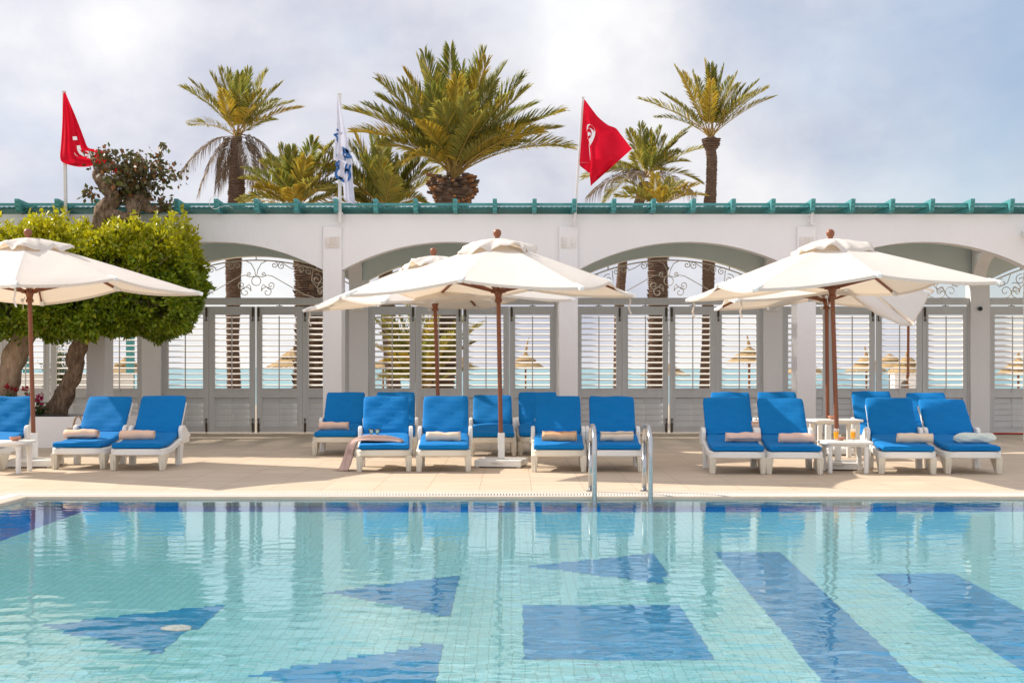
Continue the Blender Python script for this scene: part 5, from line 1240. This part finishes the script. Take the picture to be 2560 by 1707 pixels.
def flowers(px, py, Y, label, mp, seed, tall=.32, nb=5):
    rg = np.random.default_rng(seed); b = P(px, py, Y); b.z = PLZ - .09; t = thing('flowering_plant', label, 'flowering plant', b, 0, 'flowering plants in the planter', world=True)
    m = MB(); lp = []; fl = []
    for i in range(nb):
        e = b + Vector((rg.normal(0, .10), rg.normal(0, .08), tall * rg.uniform(.6, 1.15))); m.tube([b, (b + e) / 2 + Vector((rg.normal(0, .02), 0, 0)), e], [.006, .005, .003], 5); fl.append(e)
        for k in range(26): u = rg.random(); q = b.lerp(e, u * .9); lp.append([q.x + rg.normal(0, .05), q.y + rg.normal(0, .05), q.z + rg.normal(0, .03)])
    m.build('stem', M['leaf_plain'], t, fix=False); lp = np.array(lp); leaves('foliage', lp, np.tile([[0, -.3, .4]], (len(lp), 1)), .07, M['leaf_plain'], t, rg, .7, .8, org=b)
    fp = []
    for e in fl[: max(2, nb - 1)]:
        for k in range(34): v = rg.normal(0, 1, 3); v /= np.linalg.norm(v); fp.append([e.x + v[0] * .045, e.y + v[1] * .045, e.z + v[2] * .035])
    fp = np.array(fp); leaves('blossom', fp, np.tile([[0, -.3, .3]], (len(fp), 1)), .04, mp, t, rg, .9, .9, org=b); return t
flowers(103, 1015, 22.35, 'magenta flowering plant in the planter, right beside the left parasol pole', M['petal'], 41, .40, 5)
flowers(62, 1000, 22.3, 'crimson flowering plant in the planter behind the left-edge lounger', M['petal_red'], 42, .50, 6)
flowers(32, 1000, 22.5, 'spindly plant with a few crimson blooms at the foot of the pale trunk', M['petal_red'], 43, .55, 4)
c = P(122, 1037, 22.2); c.z = PLZ; m = MB(); rp = round_poly(.58, .22, .08); m.extrude(rp, 'z', 0, .012); m.extrude(round_poly(.5, .16, .06), 'z', .012, .02)
o = m.build('tray', M['black'], bevel=.003); o.location = c + Vector((.05, 0, .001)); tag(o, 'shallow black tray lying on the rim of the white planter', 'tray')
m = MB(); rgp = random.Random(3)
c = P(196, 1100, 21.4); c.z = 0; bag = thing('straw_bag', 'straw beach bag with looped handles leaning by the planter', 'bag', c, R(10))
m = MB(); rows = []
for z, w, d in ((0, .13, .06), (.02, .15, .075), (.18, .17, .08), (.34, .18, .06), (.345, .17, .05)): rows.append([(w * math.cos(2 * PI * i / 20), d * math.sin(2 * PI * i / 20), z) for i in range(20)])
m.grid(rows, 0, closed=True); m.add(rows[0], [tuple(range(20))]); m.build('body', M['basket'], bag, smooth=True)
for y in (-.05, .05):
    m = MB(); m.tube([(-.06 + .06 + .075 * math.cos(PI - PI * i / 12), y, .33 + .2 * math.sin(PI * i / 12)) for i in range(13)], .009, 6); m.build('handle', M['basket'], bag, smooth=True)

# ================================================================== BEACH THINGS SEEN THROUGH THE SHUTTERS
GPAR = 'thatched beach parasols beyond the shutters'
def thatched(px, apex, rim, hw, Y, label, seed, tiers=2, knob=.0, lean=0):
    rg = random.Random(seed); b = P(px, HZ, Y); b.z = gz(Y); t = thing('thatched_parasol', label, 'beach parasol', b, 0, GPAR, world=True)
    zt = P(px, apex, Y).z; zr = P(px, rim, Y).z; Rm = hw / F * Y; x, y = b.x, b.y
    m = MB(); m.tube([(x, y, b.z), (x, y, zt - .1)], .055, 8); m.build('pole', M['palm_stub'], t)
    m = MB(); n = 28
    for k in range(tiers):
        za = zt - (zt - zr) * k / tiers * .85; ro = Rm * ((k + 1) / tiers) ** .8; zo = zt - (zt - zr) * ((k + 1) / tiers) ** .95; ri = Rm * (k / tiers) * .55 + .04
        rows = []
        for i in range(5):
            s = i / 4; rows.append([(x + (ri + (ro - ri) * s) * math.cos(2 * PI * j / n) * (1 + rg.uniform(-.03, .03)), y + (ri + (ro - ri) * s) * math.sin(2 * PI * j / n), za + (zo - za) * s ** 1.15 + rg.uniform(-.02, .02)) for j in range(n)])
        m.grid(rows, 0, closed=True)
        for j in range(150):
            a = rg.uniform(0, 2 * PI); p = Vector((x + ro * .93 * math.cos(a), y + ro * .93 * math.sin(a), zo + .05)); q = p + Vector((math.cos(a) * ro * .12, math.sin(a) * ro * .12, -rg.uniform(.06, .2))); s = Vector((-math.sin(a), math.cos(a), 0)) * .02; m.add([p - s, p + s, q], [(0, 1, 2)])
    m.build('thatch', M['thatch'], t, fix=False)
    if knob:
        m = MB(); m.tube([(x, y, zt - .05), (x + lean * .4, y, zt + knob * .5), (x + lean, y, zt + knob)], [.12, .06, .03], 7); m.lathe([(.01, -.06), (.09, 0), (.01, .06)], 7, (x + lean * .3, y, zt + knob * .4)); m.build('top_knot', M['thatch'], t, fix=False)
    return t
TH = [(318, 892, 931, 55, 62, 'thatched parasol beside the teal post at the far left', 2, 0, 0), (742, 868, 917, 76, 50, 'thatched parasol left of the palm trunk in the bay beside the clipped tree', 2, 0, 0),
 (958, 898, 919, 42, 78, 'thatched parasol behind the young palm fronds', 2, 0, 0), (1152, 892, 918, 38, 80, 'thatched parasol just right of the rear wooden pole', 2, 0, 0),
 (1314, 884, 917, 46, 84, 'thatched parasol with a tall stick, right of the central pole', 2, 1.0, .2), (1664, 906, 938, 62, 70, 'flat thatched parasol behind the shaggy trunk above the ladder', 2, 0, 0),
 (1873, 868, 906, 62, 64, 'thatched parasol with a curled top, left of the white pier at the right', 3, .55, -.1), (2012, 888, 931, 46, 84, 'thatched parasol behind the right-hand white pier', 2, 0, 0),
 (2166, 888, 928, 52, 76, 'thatched parasol with a top knot right of the right-hand poles', 2, .5, -.1), (2224, 884, 918, 48, 98, 'distant thatched parasol between two nearer ones on the right', 2, 0, 0),
 (2268, 888, 931, 50, 72, 'thatched parasol behind the hanging broken rib', 2, .5, .05), (2546, 896, 936, 62, 66, 'tiered thatched parasol at the right edge', 3, .4, 0)]
for i, (px, ap, rm, hw, Y, lab, ti_, kn, ln) in enumerate(TH): thatched(px, ap, rm, hw, Y, lab, 50 + i, ti_, kn, ln)
m = MB(); x1 = XP(326, 31); m.box2((-16, 31, -.1), (x1, 31.25, EYE - 17 / F * 31)); m.box2((-16, 30.97, EYE - 17 / F * 31), (x1 + .03, 31.28, EYE - 15 / F * 31))
tag(m.build('low_wall', M['stucco'], org=(x1, 31, 0)), 'low white terrace wall seen through the far left shutters', 'wall')
def tealpost(px, w, Y, z0, z1, label):
    x = XP(px, Y); m = MB(); m.box2((x - w / 2, Y, z0), (x + w / 2, Y + .12, z1)); m.box2((x - w / 2 - .03, Y - .02, z1), (x + w / 2 + .03, Y + .14, z1 + .05)); m.box2((x - w / 2 - .02, Y - .015, z0), (x + w / 2 + .02, Y + .135, z0 + .15)); tag(m.build('timber_post', M['teal'], org=(x, Y, z0)), label, 'post', 'teal timber posts beyond the shutters')
tealpost(324, .17, 31.4, -.05, 2.9, 'teal timber post beside the end of the low white wall'); tealpost(66, .17, 31.4, -.05, 1.75, 'teal timber post at the far left behind the pale trunk')
# small shrub behind the far left shutters
b = P(152, HZ, 30.2); b.z = gz(30.2); t = thing('shrub', 'slender-leaved shrub behind the far left shutters', 'shrub', b, 0, None, world=True); rg = np.random.default_rng(77); lp = []; m = MB()
for i in range(22):
    e = P(150 + rg.normal(0, 16), 890 + rg.normal(0, 24), 30.2 + rg.normal(0, .2)); m.tube([b, b.lerp(e, .5) + Vector((rg.normal(0, .05), 0, .1)), e], [.014, .009, .004], 4)
    for k in range(38): u = .45 + .6 * rg.random(); q = b.lerp(e, u); lp.append([q.x + rg.normal(0, .05), q.y + rg.normal(0, .05), q.z + rg.normal(0, .05)])
m.build('stem', M['bark_pale'], t, fix=False); lp = np.array(lp); leaves('foliage', lp, np.tile([[0, -.2, .5]], (len(lp), 1)), .13, M['leaf_plain'], t, rg, .22, .9, org=b)
# domed beach kiosk
Yk = 78; x0, x1 = XP(2237, Yk), XP(2289, Yk); c = (x0 + x1) / 2; g0 = gz(Yk); z1 = P(0, 931, Yk).z
t = thing('domed_kiosk', 'small white domed kiosk with an arched opening on the beach', 'kiosk', (c, Yk, g0), 0, None, world=True)
m = MB(); w = (x1 - x0) / 2; m.box2((x0, Yk, g0), (c - w * .42, Yk + 1.2, z1 - .12)); m.box2((c + w * .42, Yk, g0), (x1, Yk + 1.2, z1 - .12)); m.box2((x0, Yk + 1.0, g0), (x1, Yk + 1.19, z1 - .13)); ap = [(c - w * .42, z1 - .12)]
zc = P(0, 962, Yk).z; ap = [(c - w * .42, z1 - .12), (c - w * .42, zc)] + [(c - w * .42 * math.cos(PI * i / 12), zc + .42 * w * math.sin(PI * i / 12)) for i in range(1, 12)] + [(c + w * .42, zc), (c + w * .42, z1 - .12)]; 
for q in range(1, len(ap) - 2):
    (xa, za), (xb, zb) = ap[q], ap[q + 1]; m.add([(xa, Yk, za), (xb, Yk, zb), (xb, Yk, z1 - .12), (xa, Yk, z1 - .12), (xa, Yk + .3, za), (xb, Yk + .3, zb)], [(0, 1, 2, 3), (0, 4, 5, 1)])
m.box2((x0 - .05, Yk - .05, z1 - .12), (x1 + .05, Yk + 1.25, z1)); m.build('walls', M['stucco'], t)
m = MB(); rd = .48; m.lathe([(rd * math.cos(R(a)), rd * .95 * math.sin(R(a)) + z1) for a in range(0, 90, 9)] + [(.002, z1 + rd * .95)], 20, (c, Yk + .6, 0)); m.build('dome', M['stucco'], t, smooth=True)

# ================================================================== LIGHT, SKY, CAMERA
sd = Vector((-1.18, .575, 1.0)).normalized()            # towards the sun
el = math.asin(sd.z); az = math.atan2(sd.x, sd.y)        # azimuth measured from +Y towards +X
ld = bpy.data.lights.new('Sun', 'SUN'); ld.energy = SUN; ld.angle = R(0.6); ld.color = (1.0, .93, .83)
lo = bpy.data.objects.new('Sun', ld); COL.objects.link(lo); lo.rotation_euler = (-sd).to_track_quat('-Z', 'Y').to_euler(); lo.location = sd * 60
w = bpy.data.worlds.new('World'); scene.world = w; w.use_nodes = True; nt = w.node_tree; nt.nodes.clear()
out = N(nt, 'ShaderNodeOutputWorld'); bg = N(nt, 'ShaderNodeBackground'); bg.inputs['Strength'].default_value = SKYS
sky = N(nt, 'ShaderNodeTexSky', sky_type='NISHITA'); sky.sun_disc = False; sky.sun_elevation = el; sky.sun_rotation = az; sky.air_density = 1.0; sky.dust_density = .5; sky.ozone_density = 2.5
tc = N(nt, 'ShaderNodeTexCoord'); mp = N(nt, 'ShaderNodeMapping'); mp.inputs['Scale'].default_value = (1, 1, 1.45); mp.inputs['Location'].default_value = (.35, .2, .1); L(nt, tc.outputs['Generated'], mp.inputs[0])
nz = N(nt, 'ShaderNodeTexNoise', Scale=3.0, Detail=7.0, Roughness=.55, Distortion=.25); L(nt, mp.outputs[0], nz.inputs['Vector'])
nz2 = N(nt, 'ShaderNodeTexNoise', Scale=4.6, Detail=8.0, Roughness=.55, Distortion=.15); L(nt, mp.outputs[0], nz2.inputs['Vector'])
# clearer patch of sky towards the upper right
dv = N(nt, 'ShaderNodeVectorMath', operation='DOT_PRODUCT'); dv.inputs[1].default_value = Vector((.37, .92, .24)).normalized(); L(nt, tc.outputs['Generated'], dv.inputs[0])
mr = N(nt, 'ShaderNodeMapRange'); mr.inputs['From Min'].default_value = .955; mr.inputs['From Max'].default_value = 1.0; mr.inputs['To Min'].default_value = 0; mr.inputs['To Max'].default_value = .33; L(nt, dv.outputs['Value'], mr.inputs['Value'])
sb = N(nt, 'ShaderNodeMath', operation='SUBTRACT'); L(nt, nz.outputs['Fac'], sb.inputs[0]); L(nt, mr.outputs[0], sb.inputs[1])
cov = N(nt, 'ShaderNodeValToRGB'); cov.color_ramp.elements[0].position = .16; cov.color_ramp.elements[0].color = (.30, .30, .30, 1); cov.color_ramp.elements[1].position = .50; cov.color_ramp.elements[1].color = (.97, .97, .97, 1); L(nt, sb.outputs[0], cov.inputs[0])
cc = N(nt, 'ShaderNodeValToRGB'); e = cc.color_ramp.elements; e[0].position = .33; e[0].color = c4([x / SKYS for x in (.52, .535, .63)]); e[1].position = .66; e[1].color = c4([x / SKYS for x in (.92, .905, .90)]); L(nt, nz2.outputs['Fac'], cc.inputs[0])
# cloud brightened behind and above the camera as added fill, dimmer over the sea
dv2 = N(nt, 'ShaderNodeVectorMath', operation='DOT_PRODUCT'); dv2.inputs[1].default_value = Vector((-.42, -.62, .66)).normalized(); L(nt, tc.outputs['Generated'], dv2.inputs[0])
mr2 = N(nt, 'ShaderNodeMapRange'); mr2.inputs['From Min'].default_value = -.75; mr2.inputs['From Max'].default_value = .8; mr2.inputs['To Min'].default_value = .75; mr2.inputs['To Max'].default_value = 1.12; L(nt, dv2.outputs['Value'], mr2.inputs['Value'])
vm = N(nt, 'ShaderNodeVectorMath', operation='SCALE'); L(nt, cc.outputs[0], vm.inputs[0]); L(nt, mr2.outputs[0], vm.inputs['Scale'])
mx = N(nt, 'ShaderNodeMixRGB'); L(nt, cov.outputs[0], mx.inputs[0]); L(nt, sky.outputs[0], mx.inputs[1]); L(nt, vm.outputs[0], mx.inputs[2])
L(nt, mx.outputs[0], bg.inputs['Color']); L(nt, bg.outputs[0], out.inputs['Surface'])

cd = bpy.data.cameras.new('Camera'); cd.sensor_width = 36; cd.sensor_fit = 'HORIZONTAL'; cd.lens = F / 2560 * 36; cd.shift_y = (HZ - 853.5) / 2560; cd.clip_end = 20000; cd.clip_start = .1
co = bpy.data.objects.new('Camera', cd); COL.objects.link(co); co.location = (0, 0, EYE); co.rotation_euler = (R(90), 0, 0); scene.camera = co
for o in list(bpy.data.objects):
    if '_world' in o: del o['_world']
vs = scene.view_settings; vs.view_transform = 'Standard'; vs.look = 'None'; vs.exposure = EXPO; vs.gamma = 1.0; vs.use_curve_mapping = False
cy = scene.cycles; cy.use_denoising = True; cy.max_bounces = 10; cy.diffuse_bounces = 4; cy.glossy_bounces = 4; cy.transmission_bounces = 6; cy.transparent_max_bounces = 12
cy.caustics_reflective = False; cy.caustics_refractive = True; cy.blur_glossy = 0.3; cy.sample_clamp_indirect = 6.0
